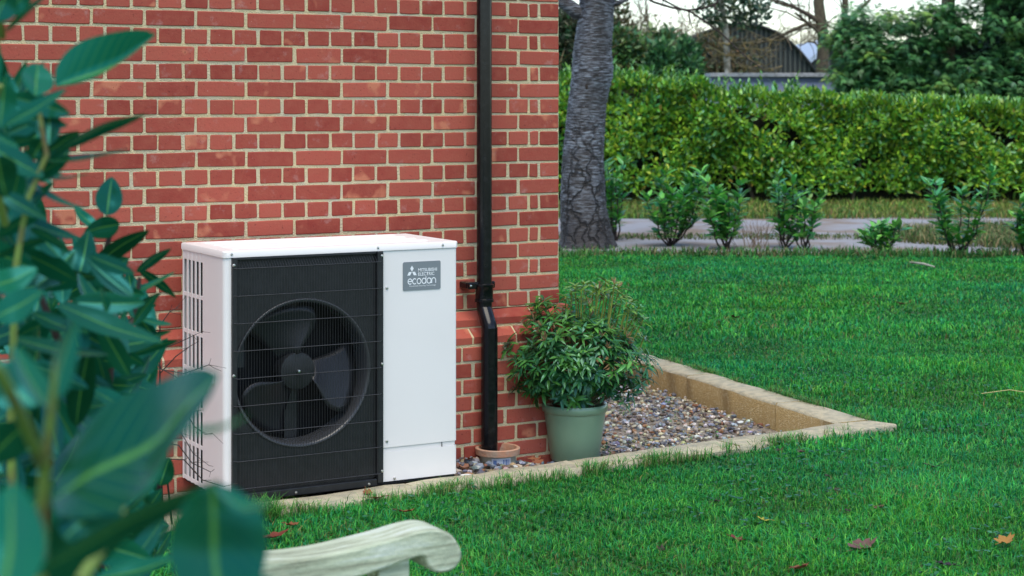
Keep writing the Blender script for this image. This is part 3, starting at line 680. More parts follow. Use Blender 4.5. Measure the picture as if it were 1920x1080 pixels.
# longer fringe leaning over the kerb in front of the heat pump
n = 1500; X = r.uniform(-2.4, .4, n); X = np.concatenate([X, r.normal(-1.86, .10, 500)]); n = len(X)
P = np.stack([X, yf(X) - KW - np.abs(r.normal(0, .035, n)), np.full(n, GZ)], 1); m_ = np.sin(X * 9) + np.sin(X * 23 + 1) > -.6
P = P[m_]; n = len(P)
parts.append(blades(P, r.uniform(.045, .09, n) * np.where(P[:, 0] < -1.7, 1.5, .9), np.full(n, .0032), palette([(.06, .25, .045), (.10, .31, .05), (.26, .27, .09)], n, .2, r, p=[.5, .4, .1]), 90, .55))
n = 5200; X = r.uniform(-2.4, 1.5, n); P = np.stack([X, yf(X) - KW + .03 - np.abs(r.normal(0, .03, n)), np.full(n, GZ + .012)], 1); P = P[(np.sin(X * 7 + 2) + np.sin(X * 17) + .6 * np.sin(X * 41) + r.normal(0, .5, n)) > .35]; n = len(P)
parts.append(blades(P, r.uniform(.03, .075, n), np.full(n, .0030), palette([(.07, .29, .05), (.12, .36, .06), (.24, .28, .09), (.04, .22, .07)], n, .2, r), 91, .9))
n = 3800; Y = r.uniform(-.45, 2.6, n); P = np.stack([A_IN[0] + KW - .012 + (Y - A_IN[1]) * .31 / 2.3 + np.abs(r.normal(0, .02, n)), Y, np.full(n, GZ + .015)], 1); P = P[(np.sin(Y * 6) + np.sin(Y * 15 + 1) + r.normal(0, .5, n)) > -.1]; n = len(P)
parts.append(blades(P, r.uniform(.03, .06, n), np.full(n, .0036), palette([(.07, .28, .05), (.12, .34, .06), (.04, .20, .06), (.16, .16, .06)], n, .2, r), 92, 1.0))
V, T, C = join(parts)
tag(link('grass', np_mesh('grass', V, T, M['grass'], C)), 'short vivid green lawn grass around the gravel bed', 'grass', kind='stuff')
# clover and weeds in the lawn
n = 2600; zc = np.sqrt(r.uniform(5.6 ** 2, 11 ** 2, n)); lat = r.uniform(-.2, .33, n) * zc
P = CAM[None] + FW[None] * zc[:, None] + RT[None] * lat[:, None]; P[:, 2] = GZ + r.uniform(.022, .04, n)
ok = ~in_bed(P[:, 0], P[:, 1], .02) & (sines(P[:, 0], P[:, 1], 1.9) > .12); P = np.repeat(P[ok], 3, 0); n = len(P); a = r.uniform(0, 6.28, n)
A = np.stack([np.cos(a), np.sin(a), r.uniform(-.1, .4, n)], 1)
V, T, C = leaves(P, A, np.tile([0, 0, 1.0], (n, 1)) + r.normal(0, .25, (n, 3)), r.uniform(.012, .024, n), r.uniform(.010, .018, n), palette([(.02, .14, .05), (.03, .16, .075), (.015, .10, .05)], n, .2, r), FINE, .1, .15)
tag(link('clover', np_mesh('clover', V, T, M['leaf'], C)), 'small patches of broad-leaved clover growing in the lawn', 'clover', kind='stuff')
# rough grass beyond the drive, and the dry island on the drive
def rough(name, label, zr_, latr, n, cols, hr, cat, seed, clip=None):
    r = np.random.default_rng(seed); zc = r.uniform(*zr_, n); lat = r.uniform(*latr, n)
    if clip is not None:
        ok = clip(lat, zc); zc, lat = zc[ok], lat[ok]
    n = len(zc)
    P = CAM[None] + FW[None] * zc[:, None] + RT[None] * lat[:, None]; P[:, 2] = GZ
    V, T, C = blades(P, r.uniform(*hr, n), r.uniform(.008, .018, n), palette(cols, n, .25, r), seed + 1, .7)
    tag(link(name, np_mesh(name, V, T, M['grass'], C)), label, cat, kind='stuff')
rough('verge_grass', 'yellowing verge grass at the foot of the hedge', (24.2, 28.2), (-1, 11.5), 26000, [(.14, .25, .04), (.22, .28, .05), (.07, .18, .04), (.26, .20, .07)], (.05, .14), 'grass', 31)
rough('dry_grass', 'dry straw coloured grass island in the gravel drive', (19.3, 22.6), (4.0, 9), 16000, [(.28, .24, .11), (.20, .20, .08), (.07, .15, .04), (.05, .13, .03)], (.05, .17), 'grass', 33,
      lambda lat, zc: (lat - 4.1) > ((zc - 20.9) / 1.7) ** 2 * 1.6)
rough('lawn_edge_weeds', 'rough weeds along the far edge of the lawn', (18.2, 18.8), (.3, 5.5), 3600, [(.05, .18, .04), (.10, .20, .05), (.18, .16, .07), (.04, .16, .04)], (.03, .13), 'weeds', 35)
rough('drive_tufts', 'thin grass down the middle of the gravel drive', (20.6, 21.3), (-.5, 4.2), 1800, [(.08, .14, .04), (.14, .15, .06)], (.03, .07), 'grass', 37)

# ------------------------------------------------------------------ laurel hedge
r = np.random.default_rng(61)
def cam_pts(lat, zc, z): return CAM[None] * np.array([1, 1, 0]) + FW[None] * zc[:, None] + RT[None] * lat[:, None] + np.array([0, 0, 1.0]) * z[:, None]
def hedge_top(lat):
    px = 960 + lat * FPX / 27.6
    return np.interp(px, [900, 1100, 1310, 1370, 1500, 1580, 1700, 1950, 2200], [1.90, 1.88, 1.80, 1.63, 1.62, 1.58, 1.52, 1.45, 1.43])
hedge = empty('laurel_hedge', tuple(cpt(4, 28, 0))); tag(hedge, 'long clipped green laurel hedge behind the gravel drive', 'hedge')
hinv = np.array(hedge.location)
n = 33000; lat = r.uniform(-.6, 11.2, n); z = hedge_top(lat) * r.uniform(.06, 1, n) ** .85; lump = .10 * np.sin(lat * 2.3 + 2 * z) + .07 * np.sin(lat * 5.1 - z * 4)
rel = np.clip((z / hedge_top(lat) - .70) / .30, 0, 1); zc = 27.6 + 1.6 * lump + np.abs(r.normal(0, .14, n)) + .40 * rel ** 2; P1 = cam_pts(lat, zc, z)
o1 = -FW[None] * (.8 - .6 * rel)[:, None] + np.array([0, 0, 1.0]) * (.1 + .9 * rel)[:, None]
holes = (np.sin(lat * 3.7 + 1.3 * np.sin(z * 5)) + np.sin(z * 6.1 + lat * 1.9) > 1.42) | ((z < .25) & (np.sin(lat * 6) > .0)); ok = ~(holes & (r.random(n) < .8)); P1, o1 = P1[ok], o1[ok]
n2 = 9000; lat2 = r.uniform(-.6, 11.2, n2); zc2 = r.uniform(27.6, 29.0, n2); P2 = cam_pts(lat2, zc2, hedge_top(lat2) + .05 * np.sin(lat2 * 7) + r.uniform(-.1, .05, n2)); o2 = np.tile(np.array([0, 0, .8]), (n2, 1))
P = np.concatenate([P1, P2]); O = np.concatenate([o1, o2]); n = len(P)
A = O + r.normal(0, .55, (n, 3)) + np.array([0, 0, .25]); Nn = O * 1.1 + np.array([0, 0, .5]) + r.normal(0, .45, (n, 3))
C = palette([(.17, .36, .030), (.27, .46, .035), (.10, .28, .034), (.06, .23, .055), (.40, .50, .05)], n, .2, r, p=[.3, .27, .2, .15, .08]); br_ = r.random(n) < .008; C[br_] = (.28, .20, .04)
parts = [leaves(P - hinv, A, Nn, r.uniform(.085, .15, n), r.uniform(.040, .06, n), C, FINE, .15, .2)]
for i in range(330):                                    # upright shoots on top
    la = r.uniform(-.6, 11); hs = r.uniform(.06, .22) if la < 4.6 else r.uniform(.03, .10)
    if r.random() < .06: hs += .18
    k = 9; b = cam_pts(np.full(k, la), np.full(k, r.uniform(27.6, 28.6)), hedge_top(np.full(k, la)) + np.linspace(-.05, hs, k)); a = r.uniform(0, 6.28, k)
    parts.append(leaves(b - hinv, np.stack([np.cos(a) * .5, np.sin(a) * .5, np.full(k, 1.0)], 1), np.stack([-np.cos(a), -np.sin(a), np.full(k, .5)], 1), r.uniform(.08, .13, k), np.full(k, .04), palette([(.17, .34, .04), (.10, .27, .05)], k, .15, r), FINE, .1, .2))
V, T, C = join(parts); link('foliage', np_mesh('foliage', V, T, M['leafg'], C), hedge)['kind'] = 'stuff'
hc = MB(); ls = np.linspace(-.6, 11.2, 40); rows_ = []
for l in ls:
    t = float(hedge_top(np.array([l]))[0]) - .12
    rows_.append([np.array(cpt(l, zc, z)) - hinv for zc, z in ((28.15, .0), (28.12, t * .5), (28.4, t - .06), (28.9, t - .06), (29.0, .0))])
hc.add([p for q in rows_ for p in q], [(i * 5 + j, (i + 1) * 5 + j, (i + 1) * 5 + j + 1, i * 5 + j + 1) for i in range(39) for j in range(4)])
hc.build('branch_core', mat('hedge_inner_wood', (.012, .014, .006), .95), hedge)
for i in range(16):
    la = r.uniform(-.3, 11); MB().tube([np.array(cpt(la, 27.86, 0)) - hinv, np.array(cpt(la + r.uniform(-.2, .2), 27.8, .6)) - hinv], [.03, .02], 6).build('stem', M['bark'], hedge)

# ------------------------------------------------------------------ trees
def limb(mb, p, d, L, rad, rng, levels, n=6, bend=.25, up=.05, kids=(2, 4), shrink=.62, m=0):
    k = 6; pts = [np.array(p, float)]; d = np.array(d, float); d /= np.linalg.norm(d)
    for i in range(k):
        d = d + np.array([rng.gauss(0, bend), rng.gauss(0, bend), rng.gauss(0, bend) + up]) / k * 1.6; d /= np.linalg.norm(d); pts.append(pts[-1] + d * L / k)
    mb.tube(pts, np.linspace(rad, rad * .55, k + 1), n, m)
    if levels > 0:
        for c in range(rng.randint(*kids)):
            i = rng.randint(2, k); ax = np.array([rng.gauss(0, 1), rng.gauss(0, 1), rng.gauss(.2, .7)]); ax -= d * (ax @ d) * .5
            limb(mb, pts[i], d * .75 + ax * .55, L * shrink * rng.uniform(.7, 1.15), rad * .5, rng, levels - 1, max(3, n - 2), bend, up, kids, shrink, m)
# cherry tree beside the house
base = ground(1105, 464); zt_ = topx(base)[2]
ch = empty('cherry_tree', base); tag(ch, 'cherry tree with banded grey bark leaning beside the house corner', 'tree')
prof = [(490, 1035, 1172), (466, 1046, 1159), (450, 1051, 1152), (430, 1052, 1147), (400, 1051, 1140), (370, 1051, 1136), (330, 1053, 1134), (280, 1056, 1132), (240, 1060, 1134), (200, 1063, 1136), (170, 1067, 1141), (145, 1070, 1148), (125, 1071, 1149), (100, 1073, 1146), (80, 1076, 1147), (50, 1081, 1149), (20, 1086, 1151), (0, 1086, 1153), (-60, 1090, 1160), (-140, 1098, 1162), (-260, 1110, 1168)]
rngc = np.random.default_rng(9); V = []; NS = 48; ys = np.array([p[0] for p in prof]); yy = np.concatenate([np.linspace(490, 0, 110), np.linspace(-8, -260, 20)])
lf = np.interp(-yy, -ys, [p[1] for p in prof]); rt_ = np.interp(-yy, -ys, [p[2] for p in prof])
for i, y in enumerate(yy):
    c = at((lf[i] + rt_[i]) / 2, y, zt_) - base; rad = (rt_[i] - lf[i]) / 2 * zt_ / FPX
    for j in range(NS):
        t = 2 * math.pi * j / NS; low = max(0, (y - 300) / 170)
        rad2 = rad * (1 + .012 * math.sin(i * 1.9 + 2 * math.sin(t * 2)) + .014 * rngc.normal() * .6 + .05 * low * (math.sin(t * 5 + 1) ** 3) + .03 * math.sin(t * 3 + y * .012))
        V.append((c[0] + RT[0] * rad2 * math.cos(t) + FW[0] * rad2 * math.sin(t), c[1] + RT[1] * rad2 * math.cos(t) + FW[1] * rad2 * math.sin(t), c[2]))
tk = MB(); nn = len(yy); tk.add(V, [(i * NS + j, i * NS + (j + 1) % NS, (i + 1) * NS + (j + 1) % NS, (i + 1) * NS + j) for i in range(nn - 1) for j in range(NS)])
trunk = tk.build('trunk', M['cherry'], ch, smooth=True, angle=180)
for kx, ky, kw, kh in ((1100, 162, 11, 21), (1133, 72, 3, 15)):
    kc = at(kx, ky, zt_ - .5 * 76 * zt_ / FPX * (.93 if kx < 1120 else .62)) - base; kb = MB(); kr = random.Random(kx)
    vv = [kc - FW * .025] + [kc + RT * (kw * zt_ / FPX * math.cos(t) * kr.uniform(.8, 1.15)) + np.array([0, 0, kh * zt_ / FPX * math.sin(t) * kr.uniform(.85, 1.1)]) + FW * .03 for t in np.linspace(0, 6.283, 14, endpoint=False)]
    kb.add(vv, [(0, 1 + i, 1 + (i + 1) % 14) for i in range(14)]); kb.build('bark_knot', mat('dark_bark', (.035, .026, .022), .95, bump=(60, 1)), ch, smooth=True, angle=180)
def px_path(pl, z, o): return [at(x, y, z + (dz[0] if dz else 0)) - o for x, y, *dz in pl]
MB().tube(px_path([(1105, 28), (1080, 22), (1062, 8), (1040, -6), (1000, -30), (930, -120)], zt_, base), [.09, .085, .075, .07, .06, .04], 12).build('branch', M['cherry'], ch, smooth=True)
MB().tube(px_path([(1120, 12), (1150, 8), (1165, 3), (1200, -14), (1260, -40)], zt_, base), [.05, .03, .025, .022, .018], 8).build('branch', M['cherry'], ch, smooth=True)
rt2 = random.Random(4); up_ = at(1139, -255, zt_) - base
for k in range(5):
    b = MB(); limb(b, up_ + np.array([0, 0, -.15 * k]), np.array([math.cos(k * 2.4), math.sin(k * 2.4), .9]), 2.2, .10, rt2, 2, 8); b.build('branch', M['cherry'], ch, smooth=True)
def hang(pl, r0, r1, zoff=-.4, sub=()):
    b = MB(); pts = px_path(pl, zt_ + zoff, base); b.tube(pts, np.linspace(r0, r1, len(pts)), 5)
    rg = random.Random(int(pl[0][0]))
    for i in range(1, len(pts)):
        for q in range(2):
            s_ = pts[i - 1] + (pts[i] - pts[i - 1]) * rg.random(); d = np.array([rg.gauss(0, .3), rg.gauss(0, .3), rg.gauss(-.15, .3)]); l = rg.uniform(.08, .32)
            b.tube([s_, s_ + d * l * .6, s_ + d * l + np.array([0, 0, .03])], [r1 * .8, r1 * .6, r1 * .4], 4)
    b.build('hanging_branch', M['twig'], ch)
hang([(1170, -60), (1205, -8), (1226, 4), (1262, 15), (1290, 19), (1318, 38), (1352, 62), (1378, 88), (1402, 110), (1425, 126)], .016, .005)
hang([(1200, -50), (1240, -2), (1270, 14), (1292, 22), (1293, 38)], .012, .008)
hang([(1290, 19), (1318, 16), (1342, 7), (1352, -8), (1366, -40)], .011, .012)
hang([(1430, -60), (1440, -6), (1470, 4), (1500, 18), (1530, 36)], .012, .011, 6)
# bare broad-leaved trees behind the hedge
def crown_twigs(b, tips, rng, L=1.0, rad=.012, m=0, kids=(3, 5)):
    for p, d in tips: limb(b, p, d, L, rad, rng, 1, 3, .35, .1, kids, .6, m)
def bare_tree(px, ytop_, z, r0, label, lean=0, seed=1, matn='bark', nbr=9, H=9.0, paths=(), group=None, name='bare_tree', L=2.6):
    b0 = at(px, 400, z); b0[2] = 0; t = empty(name, b0); tag(t, label, 'tree', group); rg = random.Random(seed)
    b = MB(); pts = [np.array([lean * h / H * RT[0] + rg.gauss(0, .02) * h, lean * h / H * RT[1] + rg.gauss(0, .02) * h, h]) for h in np.linspace(0, H, 10)]
    b.tube(pts, np.linspace(r0, r0 * .35, 10), 12); b.build('trunk', M[matn], t, smooth=True, angle=180)
    for k in range(nbr):
        i = rg.randint(3, 9); a = rg.uniform(0, 6.28); c = MB()
        limb(c, pts[i], np.array([math.cos(a), math.sin(a), rg.uniform(.1, .9)]), L * rg.uniform(.7, 1.2), r0 * .3, rg, 2, 5, .35, .05, (3, 5), .62); c.build('branch', M[matn], t)
    for pl, ra in paths:
        c = MB(); pp_ = [at(x, y, z + (dz[0] if dz else 0)) - b0 for x, y, *dz in pl]; c.tube(pp_, np.linspace(ra, ra * .4, len(pp_)), 7)
        for q in range(len(pp_) * 2):
            i = rg.randrange(1, len(pp_)); d = np.array([rg.gauss(0, .6), rg.gauss(0, .6), rg.gauss(.1, .5)]); limb(c, pp_[i], d, rg.uniform(.25, .8), ra * .3, rg, 1, 4, .4, 0, (1, 3))
        c.build('branch', M[matn], t)
    return t
bare_tree(1541, 0, 45, .19, 'tall bare tree with stout olive-brown trunk left of the big conifer', -.1, 3, 'bark', 5, 9, [
    ([(1532, 38), (1516, 28), (1490, 14), (1462, 6), (1435, -4)], .07), ([(1531, 48), (1510, 46), (1488, 56), (1463, 68), (1446, 75), (1425, 80), (1400, 86)], .055), ([(1538, 92), (1528, 80), (1515, 78), (1500, 86)], .03), ([(1541, 38), (1560, 52), (1578, 60)], .03)])
bare_tree(1556, 0, 47, .12, 'slimmer bare tree leaning right behind the stout olive-brown trunk', .9, 8, 'bark', 4, 9)
bare_tree(1382, 0, 40, .095, 'slender pale-barked tree with yellow lichen on its branches before the barn', -.75, 5, 'palebark', 2, 7)
# its lichen-yellow side branches
lt = bpy.data.objects.get('bare_tree.002'); lo_ = np.array(lt.location); rg = random.Random(15)
for pl in ([(1380, 80), (1405, 82), (1430, 73), (1446, 76), (1446, 90), (1434, 104)], [(1380, 98), (1360, 104), (1340, 92), (1328, 84)], [(1381, 112), (1402, 106), (1420, 98), (1428, 110)], [(1378, 70), (1365, 84), (1345, 78), (1330, 64)], [(1383, 118), (1400, 128), (1420, 131), (1446, 130), (1466, 124)], [(1376, 100), (1362, 90), (1350, 96), (1340, 112)], [(1380, 90), (1400, 92), (1415, 84), (1422, 66)]):
    c = MB(); pp_ = [at(x, y, 40 + rg.uniform(-.4, .4)) - lo_ for x, y in pl]; c.tube(pp_, np.linspace(.04, .016, len(pp_)), 6)
    for q in range(10):
        i = rg.randrange(1, len(pp_)); limb(c, pp_[i], np.array([rg.gauss(0, .6), rg.gauss(0, .6), rg.gauss(0, .5)]), rg.uniform(.2, .6), .011, rg, 1, 4, .5, 0, (1, 3))
    c.build('branch', M['lichen'], lt)
def blob(center, rad, n, L, Wd, cols, rng, shell=.55, flat=0, jit=.25, droop=.15):
    d = unit(rng.normal(size=(n, 3))); q = rng.uniform(shell, 1, n) ** .6; wob = 1 + .18 * np.sin(d[:, 0] * 7 + d[:, 2] * 5) + .14 * np.sin(d[:, 1] * 9 - d[:, 2] * 8)
    P = np.array(center) + d * np.array(rad) * (q * wob)[:, None]
    return leaves(P, d + rng.normal(0, .5, (n, 3)) + np.array([0, 0, .2]), d + rng.normal(0, .5, (n, 3)) + np.array([0, 0, .6]), rng.uniform(*L, n), rng.uniform(*Wd, n), palette(cols, n, jit, rng), SIMPLE, droop, .2)
def shrub(name, label, px, ytop, wpx, z, cols, seed, nleaf, matn='leaf', L=(.12, .22), Wd=(.06, .10), cat='shrub', group=None, bare=0, mid=None):
    rg = np.random.default_rng(seed); b0 = at(px, 400, z); b0[2] = 0; o = empty(name, b0); tag(o, label, cat, group); H = CAM[2] + (HOR - ytop) * z / FPX; Wm = wpx * z / FPX
    parts = []; k = 13
    for i in range(k):
        c = (np.array([0, 0, H * rg.uniform(.25, .82)]) + RT * rg.uniform(-.36, .36) * Wm + FW * rg.uniform(-.3, .3) * Wm * .5)
        parts.append(blob(c, (Wm * .24, Wm * .2, H * .2), nleaf // k, L, Wd, cols, rg))
    V, T, C = join(parts); ok = V[:, 2] > .02; V[:, 2] = np.maximum(V[:, 2], .02); link('crown', np_mesh('crown', V, T, M[matn], C), o)['kind'] = 'stuff'
    rr2 = random.Random(seed); st = MB()
    for i in range(4 + bare):
        limb(st, np.array([rr2.uniform(-.1, .1), rr2.uniform(-.1, .1), 0]) + RT * rr2.uniform(-.3, .3) * Wm, np.array([rr2.gauss(0, .25), rr2.gauss(0, .25), 1]), H * rr2.uniform(.6, .95), .022, rr2, 1 if not bare else 2, 5, .25, .1)
    st.build('stem', M['lichen' if bare else 'bark'], o)
    return o
G1, G2, G3 = (.09, .21, .06), (.13, .24, .07), (.06, .16, .07)
shrub('leafy_shrub', 'broad green shrub rising behind the hedge right of the cherry trunk', 1205, 58, 150, 36, [G1, G2, G3, (.13, .14, .05)], 71, 15000)
shrub('leafy_shrub', 'darker glossy green shrub behind the hedge before the barn end', 1268, 72, 95, 34, [(.05, .17, .06), G3, (.08, .20, .06)], 72, 9000)
shrub('leafy_shrub', 'brown and olive tangled shrub in front of the dark barn', 1345, 66, 130, 44, [(.09, .09, .035), (.12, .08, .03), (.05, .08, .03)], 73, 4200, bare=6)
shrub('leafy_shrub', 'tall grey-green shrub showing between the house corner and cherry trunk', 1062, 20, 90, 34, [(.09, .12, .06), (.12, .13, .08), G3], 74, 9000, bare=1)
shrub('ivy_clad_tree', 'ivy-clad tree top behind the cherry trunk', 1158, 2, 70, 46, [(.05, .10, .04), (.10, .12, .04), (.15, .10, .05)], 75, 4200, cat='tree', bare=3)
for i, (px, yt, z, seed, la) in enumerate([(1225, -10, 62, 81, 'twiggy leafless tree on the skyline behind the green shrubs'), (1285, 12, 66, 82, 'twiggy leafless tree on the skyline left of the barn roof'), (1480, 20, 95, 83, 'hazy leafless tree far beyond the barn roof slope'), (1520, 30, 90, 84, 'hazy leafless tree in the gap between the two barns'), (1180, 5, 70, 85, 'twiggy leafless tree on the skyline behind the cherry trunk')]):
    H = CAM[2] + (HOR - yt) * z / FPX
    b0 = at(px, 400, z); b0[2] = 0; t = empty('skyline_tree', b0); tag(t, la, 'tree', 'leafless trees on the skyline'); rg = random.Random(seed)
    tk_ = MB(); tk_.tube([(0, 0, 0), (.1, 0, H * .35), (.05, .1, H * .6)], [.16, .11, .07], 7); tk_.build('trunk', M['bark'], t)
    b = MB()
    for k in range(13):
        a = rg.uniform(0, 6.28); limb(b, (.05, .05, H * rg.uniform(.3, .6)), np.array([math.cos(a) * .8, math.sin(a) * .8, rg.uniform(.3, 1.1)]), H * .3, .05, rg, 3, 4, .35, .08, (3, 4), .6)
    b.build('branches', M['bark'], t)
    if i in (0, 1, 4):
        rgn = np.random.default_rng(seed); n = 700; d = unit(rgn.normal(size=(n, 3))); P = np.array([0, 0, H * .62]) + d * np.array([H * .3, H * .3, H * .28]) * rgn.uniform(.3, 1, (n, 1))
        V, T, C = leaves(P, rgn.normal(size=(n, 3)), rgn.normal(size=(n, 3)), rgn.uniform(.10, .2, n), rgn.uniform(.07, .12, n), palette([(.20, .19, .12), (.14, .15, .09), (.22, .15, .08)], n, .2, rgn)); link('crown', np_mesh('crown', V, T, M['leaf'], C), t)['kind'] = 'stuff'
# ivy leaves on the pale tree top
rgn = np.random.default_rng(77); parts = []
for x, y, s_ in ((1335, 22, .45), (1352, 8, .4), (1398, 12, .5), (1412, 30, .4), (1385, -5, .6), (1420, 8, .3), (1345, 35, .25), (1395, 40, .3)): parts.append(blob(at(x, y, 40) - lo_, (s_, s_, s_ * .6), 130, (.10, .18), (.05, .09), [(.05, .11, .06), (.03, .08, .04), (.09, .12, .05)], rgn, .1))
V, T, C = join(parts); link('crown', np_mesh('crown', V, T, M['leaf'], C), lt)['kind'] = 'stuff'
# big conifer
cz = 37.0; cb0 = at(1775, 400, cz); cb0[2] = 0; cf = empty('conifer_tree', cb0); tag(cf, 'large dense dark green conifer rising behind the right of the hedge', 'tree')
rg = np.random.default_rng(91); parts = []
clumps = []
for i in range(360):
    px = rg.uniform(1560, 2040); top = np.interp(px, [1560, 1585, 1600, 1640, 1700, 1760, 1800, 1860, 2040], [60, 22, 10, 18, 14, 6, -60, -140, -160]); py = rg.uniform(top + 8, 215)
    if px < 1600 and py > 150: px += 25
    c = at(px, py, cz + rg.uniform(-.55, .55) - .6 * math.cos((px - 1800) / 260)); clumps.append(c)
for c in clumps:
    n = 46; d = unit(rg.normal(size=(n, 3)) - FW * .5 + np.array([0, 0, .1])); P0 = c - cb0 + d * rg.uniform(.05, .42, (n, 1)) * np.array([1, 1, .55])
    ax = unit(d * np.array([1, 1, .3]) + np.array([0, 0, -.15]) + rg.normal(0, .3, (n, 3))); k = 7; base_c = 2.2 * palette([(.030, .095, .030), (.045, .125, .036), (.022, .075, .030), (.055, .13, .04)], n, .2, rg)
    if rg.random() < .12: base_c = base_c * np.array([1.9, 1.3, .8])
    sd2 = unit(np.cross(ax, np.tile([0, 0, 1.0], (n, 1)))); nr_ = np.cross(sd2, ax)
    for j in range(k):
        f = (j - (k - 1) / 2) / (k / 2); Lf = rg.uniform(.10, .20, n) * (1 - .45 * abs(f))
        parts.append(leaves(P0 + ax * (.05 * (k - abs(f) * k) / k)[..., None] if False else P0, ax * (1 - .5 * abs(f)) + sd2 * f * .8 + np.array([0, 0, -.1]), nr_ + rg.normal(0, .2, (n, 3)), Lf * 1.15, np.full(n, .019), base_c * (1 + .12 * rg.normal(size=(n, 1))), SIMPLE, .25, .1))
V, T, C = join(parts); C = np.clip(C, .002, 1); link('crown', np_mesh('crown', V, T, M['leaf'], C), cf)['kind'] = 'stuff'
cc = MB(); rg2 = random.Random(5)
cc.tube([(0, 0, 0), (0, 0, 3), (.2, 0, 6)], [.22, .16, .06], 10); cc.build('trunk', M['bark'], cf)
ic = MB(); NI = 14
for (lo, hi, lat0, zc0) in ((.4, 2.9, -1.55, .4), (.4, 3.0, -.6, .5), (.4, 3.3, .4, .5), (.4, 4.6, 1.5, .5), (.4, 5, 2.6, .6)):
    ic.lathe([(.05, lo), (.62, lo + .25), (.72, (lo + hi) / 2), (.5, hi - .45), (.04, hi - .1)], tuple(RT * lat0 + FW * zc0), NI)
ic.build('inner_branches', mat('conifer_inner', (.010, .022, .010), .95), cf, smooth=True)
for pl in ([(1672, 42), (1690, 30), (1705, 24)], [(1738, 38), (1745, 24), (1757, 14)], [(1690, 48), (1715, 44)]):
    MB().tube([at(x, y, cz - .9) - cb0 for x, y in pl], [.02, .014, .008][:len(pl)], 5).build('dead_branch', M['palebark'], cf)

# ------------------------------------------------------------------ barns and outbuilding
BZ = 62.0
bn0 = at(1395, 400, BZ); bn0[2] = 0; bn = empty('arched_barn', bn0, -YAW); tag(bn, 'dark barn with a curved roof and pale vertical ribs', 'barn')
def bz(y): return CAM[2] + (HOR - y) * BZ / FPX
k_ = BZ / FPX; arch = [(-150, 118), (-128, 96), (-100, 76), (-70, 60), (-35, 49), (0, 45), (30, 50), (60, 62), (85, 80), (105, 100), (122, 122), (132, 140)]
g_ = MB(); pts = [(x * k_, bz(y)) for x, y in arch]; nA = len(pts)
g_.add([(x, 0, z) for x, z in pts] + [(x, 0, -.05) for x, z in pts], [(i, nA + i, nA + i + 1, i + 1) for i in range(nA - 1)]); g_.build('gable_wall', M['barn'], bn)
rf = MB(); rf.add([(x * 1.02, y, z + .06) for y in (-.25, 14) for x, z in pts], [(i, i + 1, nA + i + 1, nA + i) for i in range(nA - 1)]); q = rf.build('roof', M['barnroof'], bn, smooth=True); q.modifiers.new('sheet', 'SOLIDIFY').thickness = .08
xs_ = [p[0] for p in pts]; zs_ = [p[1] for p in pts]
for i in range(30):
    x = -140 * k_ + i * 9.0 * k_; z = float(np.interp(x, xs_, zs_)) - .03
    MB().box((x, -.06, 0), (x + .045, -.001, z)).build('rib', M['barnrib'], bn)
gb0 = at(1545, 400, 68.0); gb0[2] = 0; gbn = empty('gabled_barn', gb0, -YAW); tag(gbn, 'dark ribbed barn with a pale blue pitched roof edge behind the bare trunk', 'barn'); k2 = 68 / FPX
def bz2(y): return CAM[2] + (HOR - y) * 68 / FPX
gp = [(-32, 112), (20, 70), (72, 112)]
MB().add([(x * k2, 0, bz2(y)) for x, y in gp] + [(72 * k2, 0, 0), (-32 * k2, 0, 0)], [(0, 4, 3, 2, 1)]).build('gable_wall', M['barn'], gbn)
for s_, (a, b) in enumerate(((0, 1), (1, 2))):
    (xa, ya), (xb, yb) = gp[a], gp[b]; w2 = MB(); e0, e1 = (xa - 6 if s_ == 0 else xa, ya + 5 if s_ == 0 else ya), (xb if s_ == 0 else xb + 6, yb if s_ == 0 else yb + 5)
    w2.add([(e0[0] * k2, -.3, bz2(e0[1])), (e1[0] * k2, -.3, bz2(e1[1])), (e1[0] * k2, 12, bz2(e1[1])), (e0[0] * k2, 12, bz2(e0[1]))], [(0, 1, 2, 3)])
    q = w2.build('roof', M['paleroof'], gbn); q.modifiers.new('sheet', 'SOLIDIFY').thickness = .16
for i in range(11): MB().box(((-30 + i * 9.6) * k2, -.05, 0), ((-30 + i * 9.6) * k2 + .05, -.001, bz2(114))).build('rib', M['barnrib'], gbn)
sh0 = at(1545, 400, 40); sh0[2] = 0; sh = empty('outbuilding', sh0, -YAW + .05); tag(sh, 'low flat-roofed lavender outbuilding with grey roof edge behind the hedge', 'outbuilding'); k3 = 40 / FPX
zt3 = CAM[2] + (HOR - 137) * k3
MB().box((-212 * k3, 0, 0), (230 * k3, 3.2, zt3 - .09)).build('wall', M['shed'], sh)
MB().box((-216 * k3, -.10, zt3 - .088), (233 * k3, 3.3, zt3)).build('roof', M['shedtrim'], sh, bevel=.01)
MB().box((-211.5 * k3, -.02, zt3 - .19), (229 * k3, -.002, zt3 - .0885)).build('fascia', mat('fascia_grey', (.16, .18, .27), .7), sh)

